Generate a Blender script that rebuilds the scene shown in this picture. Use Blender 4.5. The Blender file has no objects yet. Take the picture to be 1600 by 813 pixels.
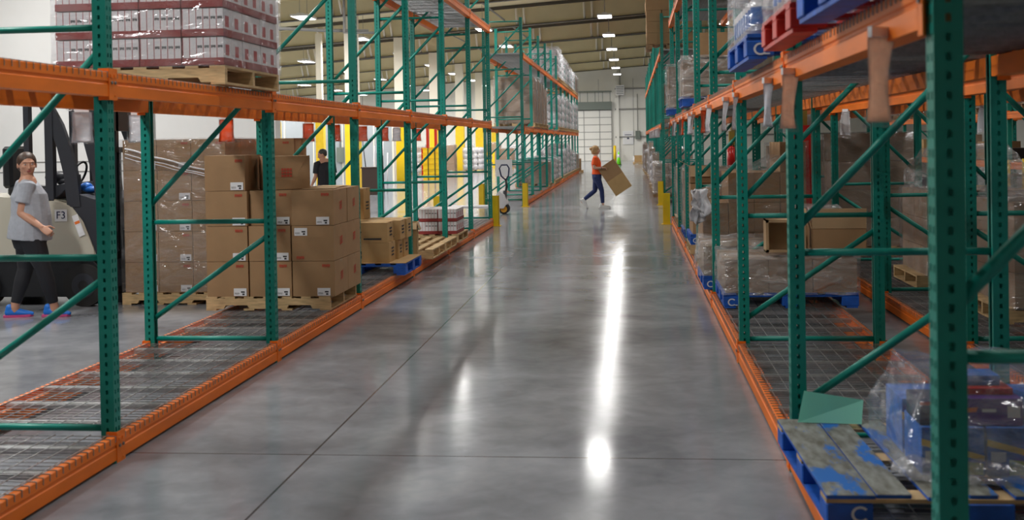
import bpy, bmesh, math, random
from mathutils import Vector, Matrix, noise
random.seed(7)
PI = math.pi
S = bpy.context.scene
COL = S.collection
ORD = ['nearest', 'second', 'third', 'fourth', 'fifth', 'sixth', 'seventh', 'eighth', 'ninth', 'tenth', 'eleventh', 'twelfth', 'thirteenth']

# ------------------------------------------------------------------ materials
def mat(name, col, rough=.5, metal=0., spec=.5, bump=0., bscale=40., var=0., vscale=6., coat=0., emit=None, estr=0., stretch=None):
    m = bpy.data.materials.new(name); m.use_nodes = True
    nt = m.node_tree; b = nt.nodes['Principled BSDF']
    b.inputs['Base Color'].default_value = (*col, 1); b.inputs['Roughness'].default_value = rough
    b.inputs['Metallic'].default_value = metal; b.inputs['Specular IOR Level'].default_value = spec
    b.inputs['Coat Weight'].default_value = coat
    if emit:
        b.inputs['Emission Color'].default_value = (*emit, 1); b.inputs['Emission Strength'].default_value = estr
    if var or bump:
        tc = nt.nodes.new('ShaderNodeTexCoord'); mp = nt.nodes.new('ShaderNodeMapping')
        nt.links.new(tc.outputs['Object'], mp.inputs[0])
        if stretch: mp.inputs['Scale'].default_value = stretch
    if var:
        n = nt.nodes.new('ShaderNodeTexNoise'); n.inputs['Scale'].default_value = vscale; n.inputs['Detail'].default_value = 5
        nt.links.new(mp.outputs[0], n.inputs['Vector'])
        r = nt.nodes.new('ShaderNodeMapRange'); r.inputs[1].default_value = .3; r.inputs[2].default_value = .7
        r.inputs[3].default_value = 1 - var; r.inputs[4].default_value = 1 + var
        nt.links.new(n.outputs[0], r.inputs[0])
        mx = nt.nodes.new('ShaderNodeVectorMath'); mx.operation = 'SCALE'; mx.inputs[0].default_value = col
        nt.links.new(r.outputs[0], mx.inputs['Scale']); nt.links.new(mx.outputs[0], b.inputs['Base Color'])
    if bump:
        n2 = nt.nodes.new('ShaderNodeTexNoise'); n2.inputs['Scale'].default_value = bscale
        nt.links.new(mp.outputs[0], n2.inputs['Vector'])
        bp = nt.nodes.new('ShaderNodeBump'); bp.inputs['Strength'].default_value = bump; bp.inputs['Distance'].default_value = .01
        nt.links.new(n2.outputs[0], bp.inputs['Height']); nt.links.new(bp.outputs[0], b.inputs['Normal'])
    return m

M = {}
M['green'] = mat('green_rack_paint', (.0, .235, .185), .42, var=.10, vscale=5)
M['orange'] = mat('orange_beam_paint', (.92, .205, .012), .50, var=.13, vscale=3, stretch=(1, .6, 3))
M['orange_dark'] = mat('dark_groove', (.30, .05, .01), .5)
M['galv'] = mat('galvanised_steel', (.42, .43, .44), .38, metal=.75, var=.2, vscale=30)
M['steel'] = mat('bolt_steel', (.25, .25, .25), .4, metal=.8)
M['wood'] = mat('pale_pine', (.56, .39, .20), .7, var=.25, vscale=8, stretch=(1, 1, 6))
M['wood_old'] = mat('weathered_pine', (.34, .22, .12), .75, var=.3, vscale=8)
M['blue'] = mat('blue_pallet_paint', (.008, .10, .50), .55, var=.3, vscale=9)
M['red'] = mat('red_pallet_paint', (.55, .03, .02), .5, var=.2)
M['white_mark'] = mat('white_stencil', (.7, .76, .82), .6)
M['kraft'] = mat('kraft_cardboard', (.36, .215, .105), .75, var=.07, vscale=5, bump=.05, bscale=60)
M['kraft2'] = mat('golden_cardboard', (.50, .32, .14), .75, var=.07, vscale=5)
M['kraft3'] = mat('grey_brown_cardboard', (.33, .235, .16), .75, var=.08, vscale=5)
M['kraft_in'] = mat('cardboard_inside', (.50, .34, .19), .8)
M['tape'] = mat('packing_tape', (.46, .31, .17), .25)
M['label'] = mat('white_label_paper', (.80, .80, .82), .5)
M['ink'] = mat('black_ink', (.03, .03, .035), .6)
M['inkred'] = mat('red_ink', (.50, .06, .03), .6)
M['tray'] = mat('dark_red_tray', (.27, .032, .030), .6, var=.1)
M['milk'] = mat('white_carton_board', (.74, .72, .74), .4)
M['milk_edge'] = mat('red_carton_edge', (.45, .05, .06), .4)
M['black'] = mat('black_paint', (.012, .013, .016), .4)
M['darkgrey'] = mat('dark_grey_paint', (.035, .038, .048), .42)
M['beige'] = mat('forklift_beige_paint', (.55, .52, .43), .35)
M['rubber'] = mat('black_rubber', (.02, .02, .02), .7)
M['hub'] = mat('yellow_wheel_hub', (.85, .38, .02), .4)
M['yellow'] = mat('safety_yellow_paint', (.88, .60, .01), .4, var=.05)
M['olive'] = mat('faded_yellow_paint', (.30, .20, .03), .6)
M['cream'] = mat('cream_column_panel', (.85, .80, .68), .6)
M['whitewall'] = mat('white_insulated_panel', (.88, .88, .87), .55, var=.03, vscale=.8)
M['greywall'] = mat('blue_grey_panel', (.37, .41, .45), .5, var=.03, vscale=.5)
M['farwall'] = mat('far_metal_wall', (.82, .81, .76), .55, var=.04, vscale=.5)
M['girt'] = mat('grey_girt', (.26, .26, .25), .5)
M['doorpanel'] = mat('dock_door_panel', (.80, .79, .75), .5)
M['ceil'] = mat('beige_roof_insulation', (.76, .68, .43), .7, var=.12, vscale=.7, stretch=(.4, 1, 1))
M['rafter'] = mat('beige_rafter_steel', (.74, .66, .43), .6, var=.05, vscale=1)
M['darkline'] = mat('dark_purlin_strip', (.08, .07, .055), .6)
M['lamp'] = mat('lamp_diffuser', (.9, .9, .9), .5, emit=(1, .98, .95), estr=9.0)
M['lampcase'] = mat('lamp_housing', (.75, .75, .75), .4)
M['cone'] = mat('lime_cone_plastic', (.20, .85, .03), .4)
M['extred'] = mat('extinguisher_red', (.62, .015, .012), .3)
M['teal'] = mat('teal_paper', (.30, .74, .62), .6)
M['purple'] = mat('purple_box', (.10, .02, .30), .4)
M['bluebox'] = mat('bright_blue_box', (.02, .16, .60), .4, var=.3, vscale=14)
M['yellowprint'] = mat('yellow_print', (.85, .55, .05), .4)
M['limeprint'] = mat('lime_print', (.45, .60, .08), .4)
M['navybox'] = mat('navy_box', (.01, .02, .08), .4)
M['orangeprint'] = mat('orange_print', (.85, .20, .03), .5)
M['brown'] = mat('dark_brown_wood', (.05, .028, .02), .5)
M['elec'] = mat('grey_box_paint', (.16, .19, .17), .5)
M['pink'] = mat('pink_sheet', (.75, .30, .45), .6)
M['bluecap'] = mat('blue_bottle_label', (.04, .17, .55), .3)
M['skin'] = mat('skin', (.52, .27, .18), .5)
M['skin2'] = mat('fair_skin', (.62, .36, .26), .5)
M['hair_b'] = mat('brown_hair', (.055, .026, .015), .5, var=.3, vscale=60)
M['hair_y'] = mat('blond_hair', (.50, .30, .13), .5, var=.3, vscale=60)
M['hair_k'] = mat('dark_grey_hair', (.03, .027, .025), .5)
M['tee'] = mat('heather_grey_cotton', (.36, .38, .43), .85, var=.08, vscale=25, bump=.3, bscale=14)
M['legging'] = mat('black_stretch_cotton', (.010, .011, .016), .7)
M['tee_o'] = mat('orange_cotton', (.85, .10, .012), .8, bump=.3, bscale=14)
M['jean'] = mat('navy_denim', (.02, .035, .13), .8, var=.2, vscale=30)
M['jean2'] = mat('faded_denim', (.05, .07, .13), .8, var=.3, vscale=12)
M['polo'] = mat('black_polo_cotton', (.012, .012, .018), .8)
M['shoe_b'] = mat('blue_shoe_mesh', (.01, .16, .62), .5)
M['shoe_p'] = mat('pink_shoe_sole', (.55, .07, .22), .5)
M['shoe_w'] = mat('white_shoe', (.75, .75, .75), .5)
M['lip'] = mat('lip', (.38, .10, .09), .5)
M['eye'] = mat('eye_dark', (.03, .02, .02), .3)
M['glove'] = mat('tan_glove', (.62, .42, .12), .8)
M['gap'] = mat('dark_gap', (.01, .01, .01), .9)

def film(name, tint=(.92, .94, .97), dens=.22, hazy=.12, scale=3.5):
    """thin clear stretch film: mostly transparent, wrinkled gloss and a little white haze"""
    m = bpy.data.materials.new(name); m.use_nodes = True
    nt = m.node_tree; N = nt.nodes; L = nt.links; N.clear()
    out = N.new('ShaderNodeOutputMaterial'); tr = N.new('ShaderNodeBsdfTransparent'); gl = N.new('ShaderNodeBsdfGlossy')
    df = N.new('ShaderNodeBsdfDiffuse'); df.inputs[0].default_value = (*tint, 1)
    tr.inputs[0].default_value = (.96, .96, .97, 1)
    gl.inputs['Roughness'].default_value = .13; gl.inputs[0].default_value = (.95, .96, 1, 1)
    tc = N.new('ShaderNodeTexCoord'); mp = N.new('ShaderNodeMapping'); mp.inputs['Scale'].default_value = (1, 1, 2.2)
    mp.inputs['Rotation'].default_value = (.3, .5, .2)
    L.new(tc.outputs['Object'], mp.inputs[0])
    n = N.new('ShaderNodeTexNoise'); n.inputs['Scale'].default_value = scale; n.inputs['Detail'].default_value = 4; n.inputs['Distortion'].default_value = .8
    L.new(mp.outputs[0], n.inputs['Vector'])
    bp = N.new('ShaderNodeBump'); bp.inputs['Strength'].default_value = .75; bp.inputs['Distance'].default_value = .06
    L.new(n.outputs[0], bp.inputs['Height']); L.new(bp.outputs[0], gl.inputs['Normal']); L.new(bp.outputs[0], df.inputs['Normal'])
    r = N.new('ShaderNodeMapRange'); r.inputs[1].default_value = .40; r.inputs[2].default_value = .68
    r.inputs[3].default_value = hazy * .3; r.inputs[4].default_value = hazy * 2.2
    L.new(n.outputs[0], r.inputs[0])
    a = N.new('ShaderNodeMixShader'); a.inputs[0].default_value = dens
    L.new(tr.outputs[0], a.inputs[1]); L.new(gl.outputs[0], a.inputs[2])
    b = N.new('ShaderNodeMixShader'); L.new(r.outputs[0], b.inputs[0]); L.new(a.outputs[0], b.inputs[1]); L.new(df.outputs[0], b.inputs[2])
    L.new(b.outputs[0], out.inputs[0])
    return m
M['film'] = film('stretch_film', dens=.12, hazy=.05)
M['film_light'] = film('loose_clear_film', dens=.16, hazy=.07, scale=5)
M['film_hazy'] = film('cloudy_stretch_film', dens=.17, hazy=.12, scale=5)
M['sack'] = film('white_wrapped_sack', dens=.2, hazy=.45, scale=9)
M['bag'] = mat('white_plastic_bag', (.74, .75, .80), .30, var=.15, vscale=12, bump=.4, bscale=12)
M['sleeve'] = film('clear_tag_sleeve', dens=.10, hazy=.05, scale=9)

def floor_mat():
    m = bpy.data.materials.new('polished_concrete'); m.use_nodes = True
    nt = m.node_tree; N = nt.nodes; L = nt.links; b = N['Principled BSDF']
    tc = N.new('ShaderNodeTexCoord')
    def nz(scale, det, dist=0.):
        n = N.new('ShaderNodeTexNoise'); n.inputs['Scale'].default_value = scale; n.inputs['Detail'].default_value = det; n.inputs['Distortion'].default_value = dist
        L.new(tc.outputs['Object'], n.inputs['Vector']); return n
    n1 = nz(.9, 8, 1.2); n2 = nz(7, 6, .6); n3 = nz(.25, 3)
    add = N.new('ShaderNodeMath'); add.operation = 'MULTIPLY_ADD'; add.inputs[1].default_value = .35
    L.new(n2.outputs[0], add.inputs[0]); L.new(n1.outputs[0], add.inputs[2])
    cr = N.new('ShaderNodeValToRGB'); e = cr.color_ramp.elements
    e[0].position = .42; e[0].color = (.165, .175, .198, 1); e[1].position = .92; e[1].color = (.325, .340, .370, 1)
    x = cr.color_ramp.elements.new(.66); x.color = (.238, .250, .278, 1)
    L.new(add.outputs[0], cr.inputs[0])
    # saw-cut joints: bands in object x or y (the cut is a real dark groove line in the slab)
    sp = N.new('ShaderNodeSeparateXYZ'); L.new(tc.outputs['Object'], sp.inputs[0])
    masks = []
    for axis, off, per in (('X', 1.78, 6.0), ('Y', -6.1, 8.43)):
        a = N.new('ShaderNodeMath'); a.operation = 'ADD'; a.inputs[1].default_value = off + per * 20; L.new(sp.outputs[axis], a.inputs[0])
        mo = N.new('ShaderNodeMath'); mo.operation = 'MODULO'; mo.inputs[1].default_value = per; L.new(a.outputs[0], mo.inputs[0])
        lt = N.new('ShaderNodeMath'); lt.operation = 'LESS_THAN'; lt.inputs[1].default_value = .012; L.new(mo.outputs[0], lt.inputs[0]); masks.append(lt)
    mm = N.new('ShaderNodeMath'); mm.operation = 'MAXIMUM'; L.new(masks[0].outputs[0], mm.inputs[0]); L.new(masks[1].outputs[0], mm.inputs[1])
    mix = N.new('ShaderNodeMix'); mix.data_type = 'RGBA'; mix.inputs[7].default_value = (.05, .05, .055, 1)
    L.new(mm.outputs[0], mix.inputs[0]); L.new(cr.outputs[0], mix.inputs[6]); L.new(mix.outputs[2], b.inputs['Base Color'])
    r = N.new('ShaderNodeMapRange'); r.inputs[1].default_value = .3; r.inputs[2].default_value = .75; r.inputs[3].default_value = .105; r.inputs[4].default_value = .17
    L.new(n1.outputs[0], r.inputs[0]); L.new(r.outputs[0], b.inputs['Roughness'])
    b.inputs['Specular IOR Level'].default_value = .13
    bp = N.new('ShaderNodeBump'); bp.inputs['Strength'].default_value = .05; bp.inputs['Distance'].default_value = .02
    L.new(n3.outputs[0], bp.inputs['Height']); L.new(bp.outputs[0], b.inputs['Normal'])
    return m
M['floor'] = floor_mat()

# ------------------------------------------------------------------ mesh helper
class MB:
    def __init__(s): s.bm = bmesh.new(); s.mi = 0; s.T = Matrix.Identity(4)
    def face(s, pts, mi=None):
        vs = [s.bm.verts.new(s.T @ Vector(p)) for p in pts]
        f = s.bm.faces.new(vs); f.material_index = s.mi if mi is None else mi; return f
    def box(s, x0, x1, y0, y1, z0, z1, mi=None, R=None):
        c = [(x, y, z) for x in (x0, x1) for y in (y0, y1) for z in (z0, z1)]
        T = s.T @ R if R is not None else s.T
        v = [s.bm.verts.new(T @ Vector(p)) for p in c]
        for q in ((0, 1, 3, 2), (4, 6, 7, 5), (0, 4, 5, 1), (2, 3, 7, 6), (0, 2, 6, 4), (1, 5, 7, 3)):
            f = s.bm.faces.new([v[i] for i in q]); f.material_index = s.mi if mi is None else mi
        return s
    def cyl(s, a, b, r, seg=10, mi=None, r2=None, caps=True):
        a = Vector(a); b = Vector(b); d = (b - a).normalized(); r2 = r if r2 is None else r2
        u = d.orthogonal().normalized(); w = d.cross(u)
        A = []; B = []
        for i in range(seg):
            t = 2 * PI * i / seg; o = u * math.cos(t) + w * math.sin(t)
            A.append(s.bm.verts.new(s.T @ (a + o * r))); B.append(s.bm.verts.new(s.T @ (b + o * r2)))
        m = s.mi if mi is None else mi
        for i in range(seg):
            j = (i + 1) % seg; f = s.bm.faces.new((A[i], A[j], B[j], B[i])); f.material_index = m; f.smooth = True
        if caps:
            s.bm.faces.new(A[::-1]).material_index = m; s.bm.faces.new(B).material_index = m
        return s
    def prism(s, poly, axis, a, b, mi=None):
        """poly in the two other axes, extruded along axis (0 x, 1 y, 2 z) from a to b"""
        def P(p, t):
            l = list(p); l.insert(axis, t); return l
        m = s.mi if mi is None else mi
        A = [s.bm.verts.new(s.T @ Vector(P(p, a))) for p in poly]; B = [s.bm.verts.new(s.T @ Vector(P(p, b))) for p in poly]
        n = len(poly)
        for i in range(n):
            j = (i + 1) % n; s.bm.faces.new((A[i], A[j], B[j], B[i])).material_index = m
        s.bm.faces.new(A[::-1]).material_index = m; s.bm.faces.new(B).material_index = m
        return s
    def tube(s, pts, r, seg=8, mi=None):
        """tube along a polyline, r a number or a list"""
        pts = [Vector(p) for p in pts]; m = s.mi if mi is None else mi
        rr = r if isinstance(r, (list, tuple)) else [r] * len(pts); rings = []; u = None
        for i, p in enumerate(pts):
            d = (pts[min(i + 1, len(pts) - 1)] - pts[max(i - 1, 0)]).normalized()
            u = d.orthogonal().normalized() if u is None else (u - d * u.dot(d)).normalized()
            w = d.cross(u)
            rings.append([s.bm.verts.new(s.T @ (p + (u * math.cos(2 * PI * k / seg) + w * math.sin(2 * PI * k / seg)) * rr[i])) for k in range(seg)])
        for A, B in zip(rings, rings[1:]):
            for i in range(seg):
                j = (i + 1) % seg; f = s.bm.faces.new((A[i], A[j], B[j], B[i])); f.material_index = m; f.smooth = True
        s.bm.faces.new(rings[0][::-1]).material_index = m; s.bm.faces.new(rings[-1]).material_index = m
        return s
    def ball(s, c, rx, ry=None, rz=None, seg=16, rings=10, mi=None, R=None):
        ry = rx if ry is None else ry; rz = rx if rz is None else rz
        T = s.T @ Matrix.Translation(c) @ (R if R is not None else Matrix.Identity(4)) @ Matrix.Diagonal((rx, ry, rz, 1))
        g = bmesh.ops.create_uvsphere(s.bm, u_segments=seg, v_segments=rings, radius=1, matrix=T)
        m = s.mi if mi is None else mi
        for f in {f for v in g['verts'] for f in v.link_faces}: f.material_index = m; f.smooth = True
        return s
    def mesh(s, name, mats, bevel=0):
        if bevel: bmesh.ops.bevel(s.bm, geom=s.bm.edges[:], offset=bevel, segments=1, affect='EDGES')
        bmesh.ops.recalc_face_normals(s.bm, faces=s.bm.faces)
        me = bpy.data.meshes.new(name); s.bm.to_mesh(me); s.bm.free()
        for k in (mats if isinstance(mats, (list, tuple)) else [mats]): me.materials.append(M[k])
        return me

def obj(name, me, parent=None, loc=(0, 0, 0), rot=(0, 0, 0)):
    o = bpy.data.objects.new(name, me); COL.objects.link(o); o.parent = parent; o.location = loc; o.rotation_euler = rot; return o
def tag(o, label, cat, group=None, kind=None):
    if label: o['label'] = label
    if cat: o['category'] = cat; o['kind'] = 'thing'
    if group: o['group'] = group
    if kind: o['kind'] = kind
    return o
def thing(name, label, cat, loc=(0, 0, 0), rz=0, group=None):
    return tag(obj(name, None, None, loc, (0, 0, rz)), label, cat, group)
def copy_tree(o, parent=None):
    c = o.copy(); COL.objects.link(c)
    if parent is not None: c.parent = parent
    for ch in list(KIDS.get(o.name, [])) or [x for x in o.children]: copy_tree(ch, c)
    return c
KIDS = {}
def dup(o, loc, rz, label, group=None):
    c = copy_tree(o); c.location = loc; c.rotation_euler = (0, 0, rz); c['label'] = label
    if group: c['group'] = group
    return c
def struct(name, me, loc=(0, 0, 0)):
    o = obj(name, me, None, loc); o['kind'] = 'structure'; return o
def text_mesh(s, size, mname, ext=.001):
    cu = bpy.data.curves.new('lettering', 'FONT'); cu.body = s; cu.size = size; cu.extrude = ext; cu.align_x = 'CENTER'; cu.align_y = 'CENTER'
    o = bpy.data.objects.new('lettering', cu); COL.objects.link(o)
    bpy.context.view_layer.update()
    me = bpy.data.meshes.new_from_object(o.evaluated_get(bpy.context.evaluated_depsgraph_get()))
    bpy.data.objects.remove(o); me.materials.clear(); me.materials.append(M[mname]); return me

# ------------------------------------------------------------------ room
XL, XR, YB, YF = -34., 24., 95., -7.
def cz(x): return 8.05 + .065 * x
mb = MB(); mb.box(XL, XR, YF, YB, -.3, 0); struct('floor', mb.mesh('floor', 'floor'))
mb = MB(); mb.prism([(XL, cz(XL)), (XR, cz(XR)), (XR, cz(XR) + .2), (XL, cz(XL) + .2)], 1, YF, YB); struct('ceiling', mb.mesh('ceiling', 'ceil'))
mb = MB(); mb.box(XL, XR, YB, YB + .2, 0, 10, 0)
for z in (1.9, 4.2, 5.9): mb.box(-1.3, XR, YB - .12, YB, z, z + .12, 1)
for x in (-1.2, 1.9, 8, 14, 20): mb.box(x, x + .22, YB - .2, YB, 0, cz(x), 0)
for k in range(60): mb.box(XL + k * .95, XL + k * .95 + .03, YB - .012, YB, 0, 6.8, 1 if k % 3 == 0 else 0)
struct('wall_back', mb.mesh('wall_back', ['farwall', 'girt']))
for nm, x0, x1 in (('wall_left', XL - .2, XL), ('wall_right', XR, XR + .2)):
    mb = MB(); mb.box(x0, x1, YF, YB, 0, 10); struct(nm, mb.mesh(nm, 'whitewall'))
mb = MB(); mb.box(XL, XR, YF - .2, YF, 0, 10); struct('wall_front', mb.mesh('wall_front', 'farwall'))
# overhead door in the back wall
d = obj('door_1', None); d['kind'] = 'structure'
mb = MB()
for i in range(7): mb.box(-4.75, -1.62, YB - .20, YB - .13, .02 + i * .6, .6 + i * .6)
obj('door_panel', mb.mesh('door_panel', 'doorpanel'), d)
mb = MB()
for i in range(7): mb.box(-4.75, -1.62, YB - .22, YB - .19, .58 + i * .6, .63 + i * .6)
for x in (-4.8, -3.9, -2.6, -1.62): mb.box(x, x + .05, YB - .23, YB - .19, 0, 4.2)
obj('door_rib', mb.mesh('door_rib', 'girt'), d)
mb = MB(); mb.box(-4.9, -1.55, YB - .5, YB - .1, 4.25, 4.9); mb.box(-4.9, -1.55, YB - .5, YB - .1, 5.7, 5.8)
for k in range(6): mb.box(-4.8 + k * .62, -4.75 + k * .62, YB - .52, YB - .48, 4.25, 5.8)
obj('door_track_hood', mb.mesh('door_track_hood', 'elec'), d)
# tall white wall of the dock area (left of the forklift) and the low blue-grey partition
mb = MB(); mb.box(XL + 12, -7.0, 22.0, 22.35, 0, cz(-8) + .3, 0)
for x in (-7.9, -9.5, -11.2, -13.4, -15.0): mb.box(x, x + .035, 21.985, 22.0, 0, 7.2, 1)
for z in (1.25, 1.45, 2.9): mb.box(-14, -7.0, 21.99, 22.0, z, z + .02, 1)
struct('wall_dock', mb.mesh('wall_dock', ['whitewall', 'girt']))
mb = MB(); mb.box(-19, -10.35, 49, 49.3, 0, 3.15, 0)
for x in (-11.2, -12.6, -13.9, -15.2): mb.box(x, x + .05, 48.98, 49, 0, 3.15, 1)
mb.box(-10.35, -10.28, 48.9, 49.4, 0, 3.2, 1)
struct('wall_partition', mb.mesh('wall_partition', ['greywall', 'cream']))
# rafters and roof strips
n = 0
for k in range(-4, 8):
    y = 42.4 + 9.1 * k
    if y < YF + 1 or y > YB - 2: continue
    n += 1
    mb = MB()
    P = [(XL, cz(XL) - .75), (XR, cz(XR) - .75), (XR, cz(XR)), (XL, cz(XL))]
    mb.prism(P, 1, y, y + .03, 0)
    mb.prism([(XL, cz(XL) - .79), (XR, cz(XR) - .79), (XR, cz(XR) - .75), (XL, cz(XL) - .75)], 1, y - .13, y + .16, 1)
    o = struct('trim_%d' % n, mb.mesh('rafter', ['rafter', 'darkline']))
    mb = MB()
    for j in range(19):
        x = XL + 1.5 + j * 3.05
        for s in (-1, 1):
            mb.cyl((x, y, cz(x) - .74), (x, y + s * .55, cz(x) - .01), .055, 6)
            mb.cyl((x + .35, y, cz(x) - .74), (x + .35, y + s * .55, cz(x) - .01), .055, 6)
    obj('flange_brace', mb.mesh('flange_brace', 'cream'), o)
for k in range(32):
    y = 1.5 + 3.033 * k
    if y > YB - 1: break
    n += 1
    mb = MB(); mb.prism([(XL, cz(XL) - .15), (XR, cz(XR) - .15), (XR, cz(XR) - .01), (XL, cz(XL) - .01)], 1, y - .04, y + .04)
    struct('trim_%d' % n, mb.mesh('roof_strip', 'darkline'))

# pipes under the roof
for i, (pts, r) in enumerate((([(-19, 30, 5.6), (-9.3, 34, 5.2), (-8.0, 34.6, 5.2)], .05), ([(-8.6, 34, 8), (-8.6, 34, 5.1), (-7.6, 34.2, 5.1)], .045), ([(-6.2, 30, 7.3), (-4.6, 90, 7.1)], .04), ([(2.0, 28, 7.6), (2.4, 92, 7.4)], .04), ([(-9.4, 36, 7.2), (-8.0, 90, 7.0)], .035))):
    mb = MB(); mb.tube(pts, r, 8); struct('trim_pipe_%d' % (i + 1), mb.mesh('pipe', 'girt'))
# building columns with yellow guards
for i in range(7):
    y = 33.2 + 9.1 * i; x = -10.5
    if i == 0: continue
    o = thing('building_column', 'cream building column with yellow base, %s of its row from the camera' % ORD[i - 1], 'column', (x, y + .25, 0), group='cream columns beyond the left rack')
    mb = MB(); mb.box(-.23, .23, -.23, .23, 0, cz(x) - .8); mb.box(-.235, .235, -.235, .235, 4.6, 4.63); obj('column_casing', mb.mesh('column_casing', 'cream'), o)
    mb = MB(); mb.box(-.26, .26, -.26, .26, 0, 2.95); obj('column_guard', mb.mesh('column_guard', 'yellow'), o)
for y, l in ((15.0, 'red and faded yellow steel column between the two right racks'), (24.1, 'faded yellow steel column behind the red fire extinguisher')):
    o = thing('steel_column', l, 'column', (2.15, y, 0))
    mb = MB(); mb.box(-.09, .09, -.09, .09, 1.85, cz(2.15) - .8); obj('column_shaft', mb.mesh('column_shaft', 'olive'), o)
    mb = MB(); mb.box(-.13, .13, -.1, .1, 0, 1.85); obj('column_base', mb.mesh('column_base', 'extred' if y < 20 else 'olive'), o)
for px, py, w, l in ((-14.6, 46, .12, 'thin white steel post left of the blue grey partition'), (-13.0, 47, .12, 'thin cream steel post in front of the blue grey partition')):
    o = thing('steel_post', l, 'post', (px, py, 0))
    mb = MB(); mb.box(-w, w, -w, w, 2.7, cz(px) - .8); obj('post_shaft', mb.mesh('post_shaft', 'cream'), o)
    mb = MB(); mb.box(-.17, .17, -.17, .17, 0, 2.7); obj('post_guard', mb.mesh('post_guard', 'yellow'), o)

# ------------------------------------------------------------------ lamps
def lamp_mesh():
    a = MB(); a.box(-.30, .30, -.62, .62, .02, .09); a.box(-.10, .10, -.5, .5, .09, .15)
    b = MB(); b.box(-.27, .27, -.58, .58, .012, .022)
    return a.mesh('lamp_housing', 'lampcase'), b.mesh('lamp_diffuser', 'lamp')
LA, LBm = lamp_mesh()
LROWS = {-1.0: (6.75, 'over the main aisle'), -6.0: (6.35, 'in the first row left of the aisle'), -11.2: (6.1, 'in the second row left of the aisle'),
         -16.0: (5.85, 'in the third row left of the aisle'), -21.0: (5.6, 'in the fourth row left of the aisle'), -27.0: (5.2, 'in the fifth row left of the aisle'),
         4.6: (7.2, 'above the right racks'), 10.5: (7.5, 'far to the right above the racks')}
LY = [5, 13.4, 21.8, 30.2, 38.6, 47, 55.5, 64, 72.3, 80.5, 88.3]
LE = 350.
for X, (z, where) in LROWS.items():
    c = MB(); c.cyl((0, 0, .12), (0, 0, cz(X) - z - .003), .008, 6); LC = c.mesh('suspension_rod', 'steel')
    for i, y in enumerate(LY):
        if X < -12 and y < 26: continue
        if X == -11.2 and y in (5, 21.8): y += (3, -3)[y > 6]
        if X == -6.0 and 20 < y < 23: continue
        if X > 4 and y > 60: continue
        o = thing('hanging_light', 'white high bay light %s, %s from camera' % (where, ORD[i]), 'ceiling light', (X, y, z), group='high bay lights %s' % where)
        obj('lamp_housing', LA, o); obj('lamp_diffuser', LBm, o); obj('suspension_rod', LC, o, (0, .45, 0)); obj('suspension_rod', LC, o, (0, -.45, 0))
        li = bpy.data.lights.new('high_bay_lamp', 'AREA'); li.shape = 'RECTANGLE'; li.size = .54; li.size_y = 1.16; li.energy = LE; li.color = (1, .98, .95)
        lo = obj('lamp_light', li, o, (0, 0, .008))
        if X > 4: li.energy = LE * .22
        if X == -1.0: li.energy = LE * (.24 if y < 40 else .42)
        if X < -5 and y > 30: li.energy = LE * .85
        if X == -11.2 and y < 26: li.energy = LE * .55  # near lamps of this row are out of view, added to brighten the dock wall

# ------------------------------------------------------------------ racks
H = 5.0; W = .076; DEP = 1.07
def post_mesh():
    """perforated C-shaped column; web faces +x at x=0"""
    bm = bmesh.new(); pitch = .0508; n = int(H / pitch)
    def strip(P, cols):      # P(u, z) -> point ; cols: list of (u0,u1,holed)
        us = sorted({c for a in cols for c in a[:2]})
        for k in range(n):
            z0 = k * pitch; zs = (z0, z0 + .014, z0 + .036, z0 + pitch)
            for (u0, u1, h) in cols:
                for q in range(3):
                    if h and q == 1: continue
                    bm.faces.new([bm.verts.new(P(u, z)) for u, z in ((u0, zs[q]), (u1, zs[q]), (u1, zs[q + 1]), (u0, zs[q + 1]))])
    strip(lambda u, z: Vector((0, u, z)), [(0, .014, 0), (.013, .027, 1), (.027, .049, 0), (.049, .063, 1), (.062, W, 0)])
    for y in (0, W):
        strip(lambda u, z: Vector((-u, y, z)), [(0, .031, 0), (.031, .045, 1), (.045, W, 0)])
    for y0, y1 in ((0, .02), (W - .02, W)):
        bm.faces.new([bm.verts.new(p) for p in ((-W, y0, 0), (-W, y1, 0), (-W, y1, H), (-W, y0, H))])
    bmesh.ops.remove_doubles(bm, verts=bm.verts, dist=.0003)
    me = bpy.data.meshes.new('post'); bm.to_mesh(me); bm.free(); me.materials.append(M['green']); return me
POST = post_mesh()
# plain post for racks far away from the camera (holes would be smaller than a pixel)
mb = MB(); mb.box(-W, 0, 0, W, 0, H)
mb.mi = 1
for k in range(48): mb.box(-.046, -.030, -.0008, 0, .05 + k * .1016, .072 + k * .1016); mb.box(0, .0008, .016, .028, .05 + k * .1016, .07 + k * .1016)
POSTF = mb.mesh('post_far', ['green', 'gap'])
def brace(z0, z1=None, r=.020):
    mb = MB(); z1 = z0 if z1 is None else z1
    mb.cyl((-DEP + .05, W / 2, z0), (-.05, W / 2, z1), r, 10)
    for x, z, s in ((-DEP + .045, z0, 1), (-.045, z1, -1)): mb.box(x - .02, x + .02, W / 2 - .006, W / 2 + .006, z - .022, z + .022)
    return mb.mesh('brace', 'green')
HZ = [brace(z, r=.019) for z in (.18, 1.11, 2.36, 3.62, 4.88)]
DG = [brace(a, b, .021) for a, b in ((.33, 1.0), (1.24, 2.24), (2.50, 3.48), (3.76, 4.75))]
mb = MB(); mb.box(-W - .02, .015, -.025, W + .025, 0, .012); FOOT = mb.mesh('foot_plate', 'green')
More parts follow.
